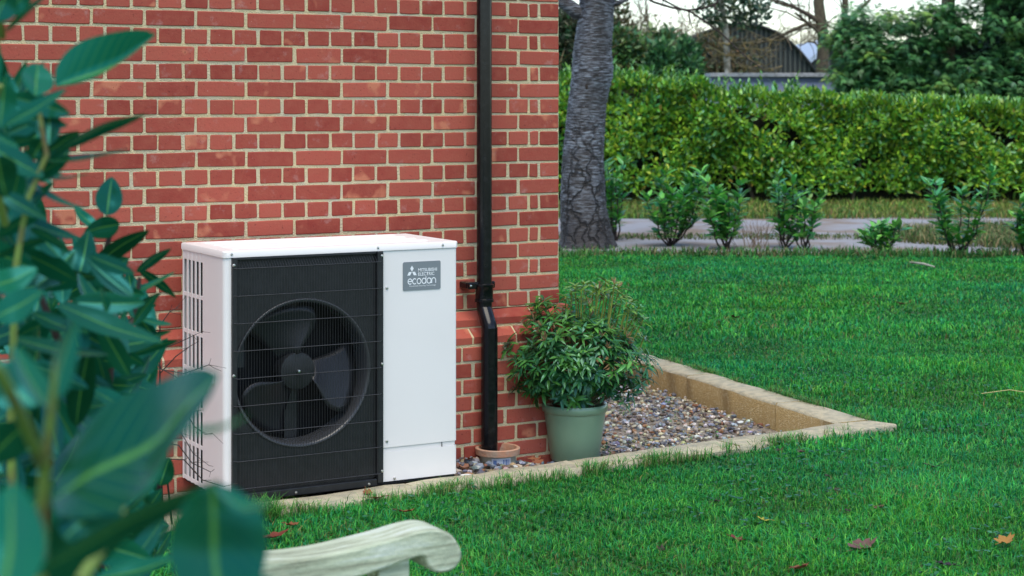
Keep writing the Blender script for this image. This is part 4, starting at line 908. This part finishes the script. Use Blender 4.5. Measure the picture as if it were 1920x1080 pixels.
# ------------------------------------------------------------------ laurel saplings along the lawn
def sapling(px, py, ytop, wpx, nst, nlf, label, seed, dense=1.0):
    wpx *= 1.35; nlf *= .95; nst += 2
    rg = np.random.default_rng(seed); b0 = ground(px, py); zc = topx(b0)[2]; H = (py - ytop) * zc / FPX; Wm = wpx * zc / FPX
    o = empty('laurel_sapling', b0); tag(o, label, 'sapling', 'young laurels planted along the far lawn edge'); parts = []
    for s_ in range(nst):
        off = RT * rg.uniform(-.5, .5) * Wm + FW * rg.uniform(-.4, .4) * Wm; hs = H * (rg.uniform(.62, 1.0) if s_ else 1.0); k = 8
        pts = [off * (t ** .55) + np.array([0, 0, hs * t]) + rg.normal(0, .012, 3) for t in np.linspace(0, 1, k)]
        MB().tube(pts, np.linspace(.011, .004, k), 5).build('stem', M['twig'], o)
        n = int(1.8 * nlf / nst); t = rg.uniform(.12, 1, n) ** .8; P = np.stack([np.interp(t, np.linspace(0, 1, k), [p[i] for p in pts]) for i in range(3)], 1); a = rg.uniform(0, 6.28, n)
        A = np.stack([np.cos(a), np.sin(a), rg.uniform(.1, 1.1, n) + .5 * (t > .9)], 1)
        parts.append(leaves(P, A, np.stack([-np.cos(a) * .3, -np.sin(a) * .3, np.ones(n)], 1) + rg.normal(0, .3, (n, 3)), rg.uniform(.10, .17, n), rg.uniform(.042, .062, n), palette([(.085, .34, .06), (.14, .43, .07), (.21, .50, .09), (.06, .28, .09)], n, .2, rg), FINE, .2, .2))
    V, T, C = join(parts); link('foliage', np_mesh('foliage', V, T, M['leafg'], C), o)['kind'] = 'stuff'
sapling(1258, 462, 322, 95, 9, 330, 'bushy laurel sapling nearest the cherry trunk, many stems', 101)
sapling(1362, 468, 342, 75, 7, 250, 'upright laurel sapling between the bushiest sapling and the brown weeds', 102)
sapling(1472, 466, 330, 60, 5, 150, 'thin tall laurel sapling beside the brown weeds', 103)
sapling(1508, 470, 366, 60, 4, 95, 'sparse low laurel sapling beside the thin tall one', 104)
sapling(1652, 475, 418, 60, 8, 120, 'smallest round laurel sapling standing alone before the drive', 105)
sapling(1795, 479, 322, 85, 7, 230, 'tallest laurel sapling in front of the dry grass island', 106)
sapling(1925, 482, 372, 75, 7, 200, 'leafy laurel sapling at the right end of the row', 107)
sapling(1152, 452, 300, 40, 5, 150, 'laurel sapling half hidden behind the cherry trunk', 108)
# brown weed stalks
b0 = ground(1418, 466); wd = empty('dry_weeds', b0); tag(wd, 'brown leafless weed stalks between the laurel saplings', 'weeds'); rg = random.Random(44); b = MB()
for i in range(26): limb(b, RT * rg.uniform(-.22, .3), np.array([rg.gauss(0, .35), rg.gauss(0, .35), 1]), rg.uniform(.15, .42), .004, rg, 1, 3, .3, .05, (1, 3))
b.build('stalks', mat('dry_stalk', (.19, .13, .08), .9), wd)['kind'] = 'stuff'

# ------------------------------------------------------------------ potted shrub
pb = ground(1078, 857, -.075); pot = empty('plant_pot', (pb[0], pb[1], -.085)); tag(pot, 'glazed sage green plant pot on the gravel by the wall', 'plant pot')
zcp = topx(pb)[2]; kp = zcp / FPX; RR = 62 * kp; PHh = .262
MB().lathe([(.0001, 0), (RR * .70, 0), (RR * .735, .006), (RR * .86, PHh * .55), (RR * .935, PHh - .038)], n=56).build('body', M['pot'], pot, smooth=True, angle=60)
MB().lathe([(RR * .93, PHh - .040), (RR * .985, PHh - .034), (RR * 1.0, PHh - .02), (RR * .995, PHh - .006), (RR * .97, PHh), (RR * .93, PHh - .004), (RR * .90, PHh - .04), (RR * .86, PHh - .09)], n=56).build('rim', M['pot'], pot, smooth=True, angle=60)
MB().lathe([(.0001, PHh - .022), (RR * .5, PHh - .026), (RR * .905, PHh - .034)], n=30).build('soil', M['soil'], pot, smooth=True)
ps = empty('pieris_shrub', (pb[0], pb[1], -.085 + PHh - .03)); tag(ps, 'dense evergreen shrub with whorled leaves and pinkish buds growing in the green pot', 'shrub')
rg = np.random.default_rng(121); parts = []; buds = MB(); stems = MB(); gst = MB(); rr3 = random.Random(8); o0 = np.array(ps.location)
def to_local(px, py, dz=0.0): return at(px, py, zcp + dz) - o0
tips = []
outline = lambda th: 1 + .12 * math.sin(3 * th + 1) + .11 * math.sin(5 * th) + .06 * math.sin(9 * th)
for i in range(250):
    th = rr3.uniform(0, 6.28); q = rr3.random() ** .5
    px, py = 1078 + 134 * q * math.cos(th) * outline(th), 668 + 88 * q * math.sin(th) * outline(th)
    if py > 715 and abs(px - 1080) > 115: continue
    dz = -math.sqrt(max(0, 1 - q * q)) * .27 * rr3.choice([1, 1, .6, -.7]); tips.append((px, py, dz, 0))
for px, py in ((958, 622), (950, 640), (948, 655), (940, 712), (962, 708), (945, 700), (952, 716), (975, 690), (965, 640), (985, 610), (1005, 570), (1018, 556), (1030, 590), (1010, 600), (962, 725), (1200, 700), (1205, 720), (1190, 735), (1140, 735), (1165, 745), (1050, 745), (1085, 748), (1110, 735), (1068, 735), (1178, 752)): tips.append((px, py, rr3.uniform(-.2, .02), 0))
tall = [(1078, 535), (1095, 528), (1112, 545), (1136, 524), (1152, 532), (1168, 552), (1186, 560), (1198, 575), (1205, 600), (1060, 555), (1124, 540), (1145, 550), (1180, 580), (1100, 555), (1090, 545), (1208, 630), (1065, 570), (1072, 545), (1118, 532), (1160, 540), (1175, 566), (1194, 590), (1128, 555), (1150, 570), (1105, 570), (1010, 565), (1085, 560), (1140, 545), (1190, 610)]
for px, py in tall: tips.append((px, py, rr3.uniform(-.12, .12), 1))
for px, py, dz, kind in tips:
    tip = to_local(px, py, dz); hub = np.array([0, 0, .0]); ctr = to_local(1080, 690, 0)
    out = unit(tip - ctr * np.array([1, 1, .9])); ax = unit(out + np.array([0, 0, .7 + .9 * kind]))
    if kind: root = tip - ax * .16 - np.array([0, 0, .05]) + (ctr - tip) * .12; gst.tube([root, (root + tip) / 2 + rg.normal(0, .008, 3), tip], [.0042, .0038, .003], 5)
    else:
        if rr3.random() < .5: mid = (hub + tip) / 2 + np.array([0, 0, .02]); stems.tube([hub + rg.normal(0, .03, 3) * np.array([1, 1, 0]), mid + rg.normal(0, .02, 3), tip], [.005, .0035, .002], 5)
    n = rr3.randint(9, 14); a = np.linspace(0, 6.28, n, endpoint=False) + rg.uniform(0, 1) + rg.normal(0, .15, n); e1 = unit(np.cross(ax, np.array([.3, .5, .8]))); e2 = np.cross(ax, e1); el = rg.uniform(-.15, .9, n)
    A = (np.cos(a)[:, None] * e1 + np.sin(a)[:, None] * e2) + ax * el[:, None]; P = tip - ax * rg.uniform(0, .03, n)[:, None]
    hgt = np.clip((720 - py) / 200, 0, 1)
    cols = [(.040, .16, .040), (.070, .22, .045), (.030, .125, .050)] if not kind else [(.14, .28, .04), (.09, .23, .045), (.20, .31, .06)]
    if hgt > .45 and not kind: cols = cols + [(.08, .21, .035)]*2
    if rr3.random() < .08: cols = [(.09, .28, .045)]
    parts.append(leaves(P, A, np.tile(ax, (n, 1)) + rg.normal(0, .15, (n, 3)), rg.uniform(.042, .072, n), rg.uniform(.012, .019, n), palette(cols, n, .2, rg), FINE, .28, .3))
    if rr3.random() < (.07 if not kind else .15) or (px < 1035 and 600 < py < 640):
        for q in range(6):
            d = unit(ax + rg.normal(0, .45, 3)); buds.tube([tip, tip + d * .018, tip + d * .034], [.0016, .0022, .0008], 4)
V, T, C = join(parts); link('leaves', np_mesh('leaves', V, T, M['leafg'], C), ps)['kind'] = 'stuff'
stems.tube([(0, 0, -.02), (.01, 0, .08), (.0, .02, .16)], [.012, .01, .007], 7); stems.build('stem', M['bark'], ps, smooth=True)
gst.build('green_stems', mat('young_stem', (.28, .30, .06), .5), ps, smooth=True)['kind'] = 'stuff'; buds.build('buds', mat('flower_bud', (.34, .20, .10), .7), ps)['kind'] = 'stuff'
# weeds among the gravel
rg = np.random.default_rng(131); k = 0
for px, py, s_ in ((1165, 790, .8), (1255, 770, 1), (1265, 795, .9), (1345, 830, 1), (1290, 840, .8), (1140, 855, 1.1), (1210, 850, .6), (1180, 845, .7)):
    b0 = ground(px, py, -.1); n = 16; a = rg.uniform(0, 6.28, n); P = np.tile([0, 0, .01], (n, 1)) + rg.normal(0, .012, (n, 3)) + np.array([0, 0, 1]) * rg.uniform(0, .03, (n, 1))
    V, T, C = leaves(P, np.stack([np.cos(a), np.sin(a), rg.uniform(.3, 1.4, n)], 1), np.tile([0, 0, 1.0], (n, 1)) + rg.normal(0, .3, (n, 3)), rg.uniform(.012, .026, n) * s_, rg.uniform(.006, .012, n) * s_, palette([(.04, .16, .03), (.07, .20, .03)], n, .2, rg), SIMPLE)
    tag(link('weed_seedling', np_mesh('weed_seedling', V, T, M['leaf'], C), loc=b0 + np.array([0, 0, .01])), 'small green weed seedling sprouting from the gravel', 'weed', 'weed seedlings in the gravel')

# ------------------------------------------------------------------ fallen leaves and sticks
def fallen(px, py, size, col, label, seed, z=-.006, lobed=True, group=None):
    size *= 1.25; rr4 = random.Random(seed); p = ground(px, py, z); n = 22 if lobed else 14; V = [(0, 0, 0)]; rim = []
    for i in range(n):
        t = 2 * math.pi * i / n; q = (1 - .38 * (i % 4 == 2) - .18 * (i % 2)) if lobed else 1.0
        q *= rr4.uniform(.85, 1.1); x = size * .5 * q * math.cos(t); y = size * .32 * q * math.sin(t)
        V.append((x, y, .25 * size * (x / size) ** 2 * 2.2 + .35 * abs(y) + rr4.uniform(-.004, .004)))
    b = MB(); b.add(V, [(0, 1 + i, 1 + (i + 1) % n) for i in range(n)])
    b.tube([(-size * .45, 0, .01), (-size * .7, size * .05, .012)], .0012, 4)
    me_o = b.build('fallen_leaf', M['deadleaf'], None, smooth=True, angle=180, loc=p); a = me_o.data.color_attributes.new('tint', 'FLOAT_COLOR', 'POINT')
    for i in range(len(b.v)): f = rr4.uniform(.7, 1.25); a.data[i].color = (col[0] * f, col[1] * f, col[2] * f, 1)
    me_o.rotation_euler = (rr4.uniform(-.25, .25), rr4.uniform(-.25, .25), rr4.uniform(0, 6.28) if size < .09 else .4); tag(me_o, label, 'fallen leaf', group)
fallen(1615, 1027, .12, (.13, .065, .055), 'large brown fallen leaf lying flat on the near lawn', 1)
fallen(1884, 1016, .085, (.32, .16, .03), 'ochre lobed oak leaf standing on the near lawn', 2, .012)
fallen(1500, 1066, .075, (.22, .06, .03), 'curled rust red leaf on the lawn below the large brown leaf', 3)
fallen(1384, 1012, .055, (.15, .03, .025), 'small dark crimson leaf on the near lawn', 4)
fallen(1690, 570, .07, (.20, .09, .05), 'small tan leaf on the lawn beyond the kerb', 5)
fallen(1378, 596, .09, (.09, .03, .02), 'dark red leaf on the lawn beyond the green pot shrub', 6)
fallen(515, 1008, .11, (.17, .035, .02), 'dark red leaf in the grass at the front of the heat pump', 7, .01)
fallen(1648, 952, .05, (.12, .07, .03), 'brown crumpled leaf on the lawn before the kerb corner', 8)
fallen(1430, 975, .05, (.35, .34, .04), 'yellow leaf on the near lawn', 9)
fallen(1772, 1060, .06, (.03, .022, .03), 'blackish leaf on the near lawn right of the large brown leaf', 10)
fallen(1745, 875, .06, (.07, .04, .035), 'dull brown leaf on the lawn right of the kerb corner', 11)
fallen(1752, 688 - 80, .08, (.16, .08, .045), 'thin brown leaf on the lawn below the small tan leaf', 12, lobed=False)
fallen(1502, 848, .05, (.08, .045, .04), 'small purple-brown leaf in the grass by the front kerb', 13)
for i, (px, py) in enumerate(((1550, 893), (1570, 920), (1555, 1015), (1530, 1012), (1345, 940), (1460, 845), (1240, 1030), (1735, 1035), (1590, 958))):
    fallen(px, py, .04, (.035, .022, .016), 'tiny dark crumpled leaf scrap in the lawn grass', 40 + i, group='dark leaf scraps on the lawn')
for i, (px, py) in enumerate(((690, 925), (705, 935), (1008, 868), (1002, 862), (878, 862), (868, 850), (885, 838), (545, 985), (760, 960))):
    lb2, gr2 = (('small rusty leaf on the gravel between the gully pot and the green pot', 'rusty leaves between the two pots') if 1000 < px < 1020 else
                ('small rusty leaf on the gravel between the heat pump and the gully pot', 'rusty leaves beside the gully pot') if px > 850 else ('small rusty leaf in the grass along the kerb in front of the heat pump', 'rusty leaves before the heat pump'))
    fallen(px, py, .06, (.22, .075, .03), lb2, 60 + i, .005 if px < 850 else -.03, group=gr2)
p = ground(1708, 492, .02); MB().tube([(0, 0, 0), RT * .06 + np.array([0, 0, .01]) - FW * .25, RT * .12 - FW * .45], [.012, .012, .007], 6).build('stick', M['palebark'], loc=p); tag(bpy.data.objects['stick'], 'short pale stick lying on the far lawn', 'stick')
p = ground(1840, 738, .03); b = MB(); b.tube([(0, 0, 0), RT * .15 + np.array([0, 0, .02]), RT * .28], .0022, 4); o = b.build('straw_stalk', mat('straw', (.45, .38, .16), .7), loc=p); tag(o, 'long straw stalk lying on the lawn right of the kerb', 'stalk')

# ------------------------------------------------------------------ bare twigs beside the heat pump
b0 = np.array([on_plane(300, 900, -.85)[0], -.85, 0.0]); tw = empty('bare_twig_bush', b0); tag(tw, 'small leafless bush of thin dark twigs beside the heat pump', 'bush'); rg = random.Random(33)
for pl in ([(300, 700), (330, 668), (352, 652), (372, 640)], [(290, 660), (340, 640), (378, 622)], [(300, 740), (340, 760), (365, 800), (385, 815), (398, 812)], [(300, 830), (335, 835), (360, 868), (395, 885), (402, 880)], [(300, 860), (345, 862), (380, 900), (420, 912), (446, 906)], [(300, 790), (340, 812), (362, 850), (392, 873)], [(285, 690), (345, 700), (392, 684), (402, 690)], [(300, 610), (318, 585), (330, 578)], [(280, 650), (300, 690), (345, 715), (395, 716)], [(270, 770), (330, 780), (372, 770)]):
    c = MB(); zz = topx(b0)[2] - .15 + rg.uniform(-.15, .1); pp_ = [at(x, y, zz) - b0 for x, y in pl]; c.tube([np.array([rg.uniform(-.05, .05), 0, 0]), pp_[0] * np.array([.7, .7, .6])] + pp_, np.linspace(.004, .0009, len(pp_) + 2), 5)
    for q in range(5): i = rg.randrange(1, len(pp_)); d = np.array([rg.gauss(.3, .5), rg.gauss(0, .4), rg.gauss(.1, .5)]); l = rg.uniform(.015, .05); c.tube([pp_[i], pp_[i] + d * l], [.0009, .0006], 4)
    c.build('twig', M['twig'], tw)

# ------------------------------------------------------------------ bench arm end
BY = CAM[1] + 4.0 * ray(830)[1]
out = [(430, 1062), (550, 1050), (627, 1038), (727, 1013), (780, 997), (813, 992), (843, 1000), (860, 1020), (867, 1040), (860, 1060), (843, 1072), (823, 1075), (808, 1068), (800, 1053), (795, 1045), (775, 1048), (720, 1067), (660, 1086), (560, 1098), (430, 1108)]
# smooth the outline
o3 = [on_plane(x, y, BY) for x, y in out]; sm_ = []
for i in range(len(o3)):
    p0, p1, p2, p3 = o3[i - 1], o3[i], o3[(i + 1) % len(o3)], o3[(i + 2) % len(o3)]
    for t in (0, .25, .5, .75):
        if i in (len(o3) - 1, len(o3) - 2): 
            if t == 0: sm_.append(p1)
            continue
        sm_.append(.5 * (2 * p1 + (p2 - p0) * t + (2 * p0 - 5 * p1 + 4 * p2 - p3) * t * t + (3 * p1 - p0 - 3 * p2 + p3) * t ** 3))
bx0 = o3[5][0]; bench = empty('garden_bench', (bx0, BY, 0)); tag(bench, 'weathered pale timber garden bench with a scrolled armrest', 'bench'); bo = np.array(bench.location)
AW = .105
def arm(dy):
    ab = MB(); n = len(sm_); ab.add([(p[0] - bo[0], dy, p[2]) for p in sm_] + [(p[0] - bo[0], dy + AW, p[2]) for p in sm_], [tuple(range(n))[::-1], tuple(n + i for i in range(n))] + [(i, (i + 1) % n, n + (i + 1) % n, n + i) for i in range(n)])
    ab.build('armrest', M['bench'], bench, smooth=True, angle=50, bevel=.006)
arm(0); arm(-1.3)
xl = on_plane(718, 1060, BY)[0] - bo[0]; xr = on_plane(776, 1060, BY)[0] - bo[0]; za = on_plane(745, 1062, BY)[2]; xb0 = on_plane(445, 1060, BY)[0] - bo[0]; zab = on_plane(450, 1085, BY)[2]
for dy in (.02, -1.28):
    MB().box((xl, dy, 0), (xr, dy + .065, za + .02)).build('leg', M['bench'], bench, bevel=.004); MB().box((xb0, dy, 0), (xb0 + .065, dy + .065, zab + .02)).build('leg', M['bench'], bench, bevel=.004)
    MB().box((xb0 + .066, dy + .012, .30), (xl - .001, dy + .052, .37)).build('side_rail', M['bench'], bench, bevel=.003)
for i in range(5):
    x = xb0 + .075 + i * .078; MB().box((x, -1.27, .372), (x + .062, .09, .394)).build('seat_slat', M['bench'], bench, bevel=.003)

# ------------------------------------------------------------------ laurel in the foreground
lau = empty('laurel_bush', tuple(at(60, 400, 2.2) * np.array([1, 1, 0]))); tag(lau, 'large glossy laurel bush with blue-green leaves filling the foreground', 'bush'); lo = np.array(lau.location)
def big_leaf(bx, by, tx, ty, z, wpx, roll=20, dz=0.0, curl=.12, fold=.18, wave=0.0, shape=1.0, into=None):
    """a leaf with its stalk at one sighted point and its tip at another; roll turns it about its own axis"""
    B = at(bx, by, z); Tp = at(tx, ty, z + dz); ax = Tp - B; L = np.linalg.norm(ax); ax /= L; Wm = wpx * z / FPX
    view = unit(CAM - (B + Tp) / 2); N = unit(view - ax * (view @ ax)); q = math.radians(abs(roll)); Sd = np.cross(ax, N); q = q if (Sd[2] > 0) == (roll < 0) else -q; Nn = N * math.cos(q) + Sd * math.sin(q); Sd = np.cross(ax, Nn)
    nu, nv = 16, 8; V = []; uv = []
    for i in range(nu + 1):
        t = i / nu; w = Wm * .5 * (math.sin(math.pi * min(1, t ** (.80 * shape) * .985 + .012)) ** .72) * (1 if t < .999 else 0.02)
        for j in range(nv + 1):
            s_ = j / nv * 2 - 1
            V.append(B - lo + ax * L * t + Sd * s_ * w + Nn * (fold * abs(s_) * w - curl * L * ((t - .5) ** 2 * 4 - 1) * -.5 - curl * .3 * L * t * t - .12 * w * s_ * s_ + wave * w * math.sin(t * 9 + s_))); uv.append((t, abs(s_)))
    b = MB(); b.add(V, [(i * (nv + 1) + j, i * (nv + 1) + j + 1, (i + 1) * (nv + 1) + j + 1, (i + 1) * (nv + 1) + j) for i in range(nu) for j in range(nv)])
    if into is not None: into[0].add(b.v, b.f); into[1].extend(uv); return
    o = b.build('leaf', M['laurel'], lau, smooth=True, angle=180); a = o.data.color_attributes.new('tint', 'FLOAT_COLOR', 'POINT'); a.data.foreach_set('color', [c for t, s_ in uv for c in (t, s_, 0, 1)])
    return o
def lstem(pl, rads, m='stem'):
    MB().tube([at(x, y, z) - lo for x, y, z in pl], rads, 8).build('stem', M[m], lau, smooth=True)
LV = [ # bx by tx ty z w roll dz curl fold
    (105, 160, 283, 56, 2.6, 100, -48, -.03, .25, 1.0), (66, 180, 72, 118, 2.6, 62, 12, .06, .05, .5), (8, 236, 124, 166, 2.5, 34, -35, 0, .05, .3), (92, 272, 92, 192, 2.6, 46, 10, .03, .05, .45),
    (0, 240, 10, 142, 2.5, 54, 0, .0, .1, .3), (14, 252, 84, 222, 2.7, 36, 10, .05, .1, .3), (108, 282, 277, 218, 2.6, 40, 58, -.02, .10, .3), (84, 302, 244, 277, 2.6, 34, -72, 0, .06, .2),
    (82, 260, 60, 300, 2.6, 44, 10, .0, .1, .3), (-30, 238, 36, 276, 2.5, 30, -45, 0, .1, .3), (-5, 292, 12, 372, 2.2, 66, -18, .02, .1, .25), (36, 322, 22, 392, 2.7, 36, 15, 0, .1, .3),
    (44, 324, 168, 318, 2.7, 20, -70, 0, .2, .2), (46, 330, 166, 386, 2.8, 24, -62, .0, .2, .2), (200, 404, 210, 331, 3.4, 51, 6, .02, .05, .25), (224, 420, 158, 436, 3.4, 44, 20, -.03, .1, .3),
    (182, 428, 139, 387, 3.5, 26, -35, 0, .1, .3), (148, 520, 166, 431, 3.3, 50, -14, .03, .08, .3), (172, 500, 280, 434, 3.4, 40, 34, -.03, .1, .25), (256, 510, 322, 467, 3.6, 24, 40, 0, .1, .3),
    (240, 552, 328, 508, 3.6, 22, -60, 0, .06, .2), (204, 508, 242, 484, 3.5, 32, 20, .02, .1, .3), (160, 538, 230, 508, 3.4, 34, -40, 0, .1, .3), (190, 578, 260, 543, 3.5, 40, 25, 0, .1, .3),
    (242, 592, 304, 550, 3.6, 24, 48, 0, .1, .2), (108, 570, 306, 638, 2.7, 60, -48, -.05, .08, .2), (264, 598, 323, 607, 3.6, 22, -55, 0, .1, .2), (58, 586, 168, 622, 2.9, 44, -50, 0, .1, .2),
    (18, 632, 206, 660, 2.7, 44, -56, -.03, .10, .25), (-10, 596, 80, 544, 2.2, 66, -30, 0, .1, .25), (68, 538, 142, 466, 3.0, 62, -30, .06, .1, .2), (152, 522, 80, 546, 3.2, 32, 35, 0, .1, .25),
    (-4, 442, 90, 395, 2.7, 34, 42, 0, .1, .3), (-6, 482, 110, 446, 2.7, 26, 52, 0, .12, .3), (8, 432, 62, 484, 2.8, 26, -45, 0, .2, .3), (8, 416, 102, 340, 2.8, 34, -42, 0, .06, .3),
    (262, 506, 330, 560, 3.7, 22, 30, .05, .1, .2), (-20, 540, 70, 500, 2.5, 60, -35, .05, .1, .2), (230, 640, 322, 618, 3.6, 22, -40, 0, .1, .2), (250, 665, 335, 640, 3.7, 24, 45, 0, .1, .2), (100, 690, 150, 640, 3.0, 40, 20, 0, .1, .3),
    (100, 935, 398, 694, 1.45, 250, -52, -.06, .14, .30, .10), (222, 940, 312, 770, 1.7, 100, 14, .02, .06, .25), (62, 1078, 418, 905, 1.40, 92, 58, -.02, .05, .25), (398, 906, 432, 1190, 1.36, 200, -26, -.03, .16, .35),
    (0, 1150, 18, 900, 1.2, 170, -30, .05, .12, .3), (405, 912, 512, 925, 1.34, 60, -62, 0, .55, .2), (452, 1078, 575, 1090, 1.5, 46, -50, 0, .3, .2), (338, 806, 464, 768, 1.25, 34, -70, 0, .25, .2), (120, 1010, 225, 905, 1.6, 130, -25, .02, .08, .25),
    (205, 940, 70, 1110, 1.6, 120, 30, .04, .1, .25), (300, 910, 318, 858, 4.2, 38, 0, 0, .1, .3), (222, 1050, 300, 1014, 3.0, 34, -30, 0, .1, .3), (180, 1085, 330, 1040, 2.4, 50, -50, 0, .1, .3), (90, 1090, 230, 1010, 2.0, 80, 45, 0, .1, .2),
    (20, 30, 60, -40, 2.3, 40, 10, 0, .1, .3), (-10, 40, 20, -30, 2.2, 60, 0, 0, .1, .3), (10, 60, 96, -12, 2.4, 26, 62, 0, .1, .2), (-30, 690, 70, 760, 1.8, 90, -20, 0, .1, .2), (-20, 860, 60, 790, 1.9, 80, 25, 0, .1, .2),
]
for L_ in LV: big_leaf(*L_[:10], wave=L_[10] if len(L_) > 10 else .05)
rgl = random.Random(19)
for i in range(34):                                      # upper left tuft
    py = rgl.uniform(150, 430); px = rgl.uniform(-50, 70 - .06 * abs(py - 300)); a = rgl.uniform(-1.9, .6); l = rgl.uniform(80, 130); z = rgl.uniform(2.6, 3.1)
    if px + l * math.cos(a) > 150 and py < 380: continue
    big_leaf(px, py, px + l * math.cos(a), py + l * math.sin(a), z, l * rgl.uniform(.28, .42), rgl.uniform(-70, 60), rgl.uniform(-.05, .05), .12, rgl.uniform(.2, .5))
deep = (MB(), [])                                        # leaves deeper in the bush; those farthest in are joined
def bush_edge(py): return float(np.interp(py, [300, 400, 440, 500, 560, 640, 700, 800, 1000, 1080], [40, 70, 130, 235, 300, 305, 285, 300, 310, 300]))
for i in range(640):
    py = 330 + 770 * rgl.random() ** .8; px = rgl.uniform(-60, bush_edge(py) - 10)
    if px > 215 and 770 < py < 930 and rgl.random() < .6: continue
    z = rgl.uniform(2.7, 4.6); a = rgl.uniform(-2.7, .55); l = rgl.uniform(85, 150) * 3.0 / z
    tx, ty = px + l * math.cos(a), py + l * math.sin(a)
    if tx > bush_edge(ty) + 15 or ty < 300: continue
    big_leaf(px, py, tx, ty, z, l * rgl.uniform(.30, .44), rgl.uniform(-75, 45), rgl.uniform(-.06, .06), .12, rgl.uniform(.15, .45), into=deep if (z > 3.35 or i > 520) else None)
dm = deep[0].build('inner_leaves', M['laurel'], lau, smooth=True, angle=180); a = dm.data.color_attributes.new('tint', 'FLOAT_COLOR', 'POINT'); a.data.foreach_set('color', [c for t, s_ in deep[1] for c in (t, s_, 0, 1)]); dm['kind'] = 'stuff'
lstem([(70, 1500, 1.55), (78, 1000, 1.5), (84, 880, 1.48), (98, 760, 1.46), (104, 680, 1.45)], [.007, .006, .005, .0035, .001])
lstem([(84, 880, 1.48), (40, 780, 1.42), (0, 700, 1.36), (-90, 600, 1.3)], [.005, .005, .0045, .003])
big_leaf(102, 745, 150, 600, 1.5, 60, 40, .05, .12, .4); big_leaf(96, 770, 30, 640, 1.5, 70, -45, .06, .12, .4)
lstem([(150, 1090, 1.55), (218, 985, 1.6), (235, 930, 1.66)], [.006, .005, .004])
lstem([(40, 1900, 2.7), (20, 800, 2.6), (30, 500, 2.6), (50, 380, 2.6), (88, 290, 2.6), (70, 190, 2.6)], [.008, .006, .005, .004, .004, .003])
lstem([(0, 160, 2.45), (-30, 260, 2.5), (10, 420, 2.6)], [.004, .005, .006])
lstem([(190, 1600, 3.6), (185, 1000, 3.6), (205, 680, 3.5), (180, 560, 3.45), (195, 480, 3.4), (215, 410, 3.4)], [.014, .012, .010, .008, .006, .004], 'twig')
lstem([(205, 680, 3.5), (250, 600, 3.6), (262, 520, 3.6)], [.007, .006, .004], 'twig')
lstem([(100, 1700, 3.2), (90, 900, 3.1), (110, 640, 3.0), (70, 540, 3.0)], [.012, .010, .007, .005], 'twig')
lstem([(5, 70, 2.35), (0, 20, 2.3), (-20, 200, 2.4)], [.004, .003, .005])
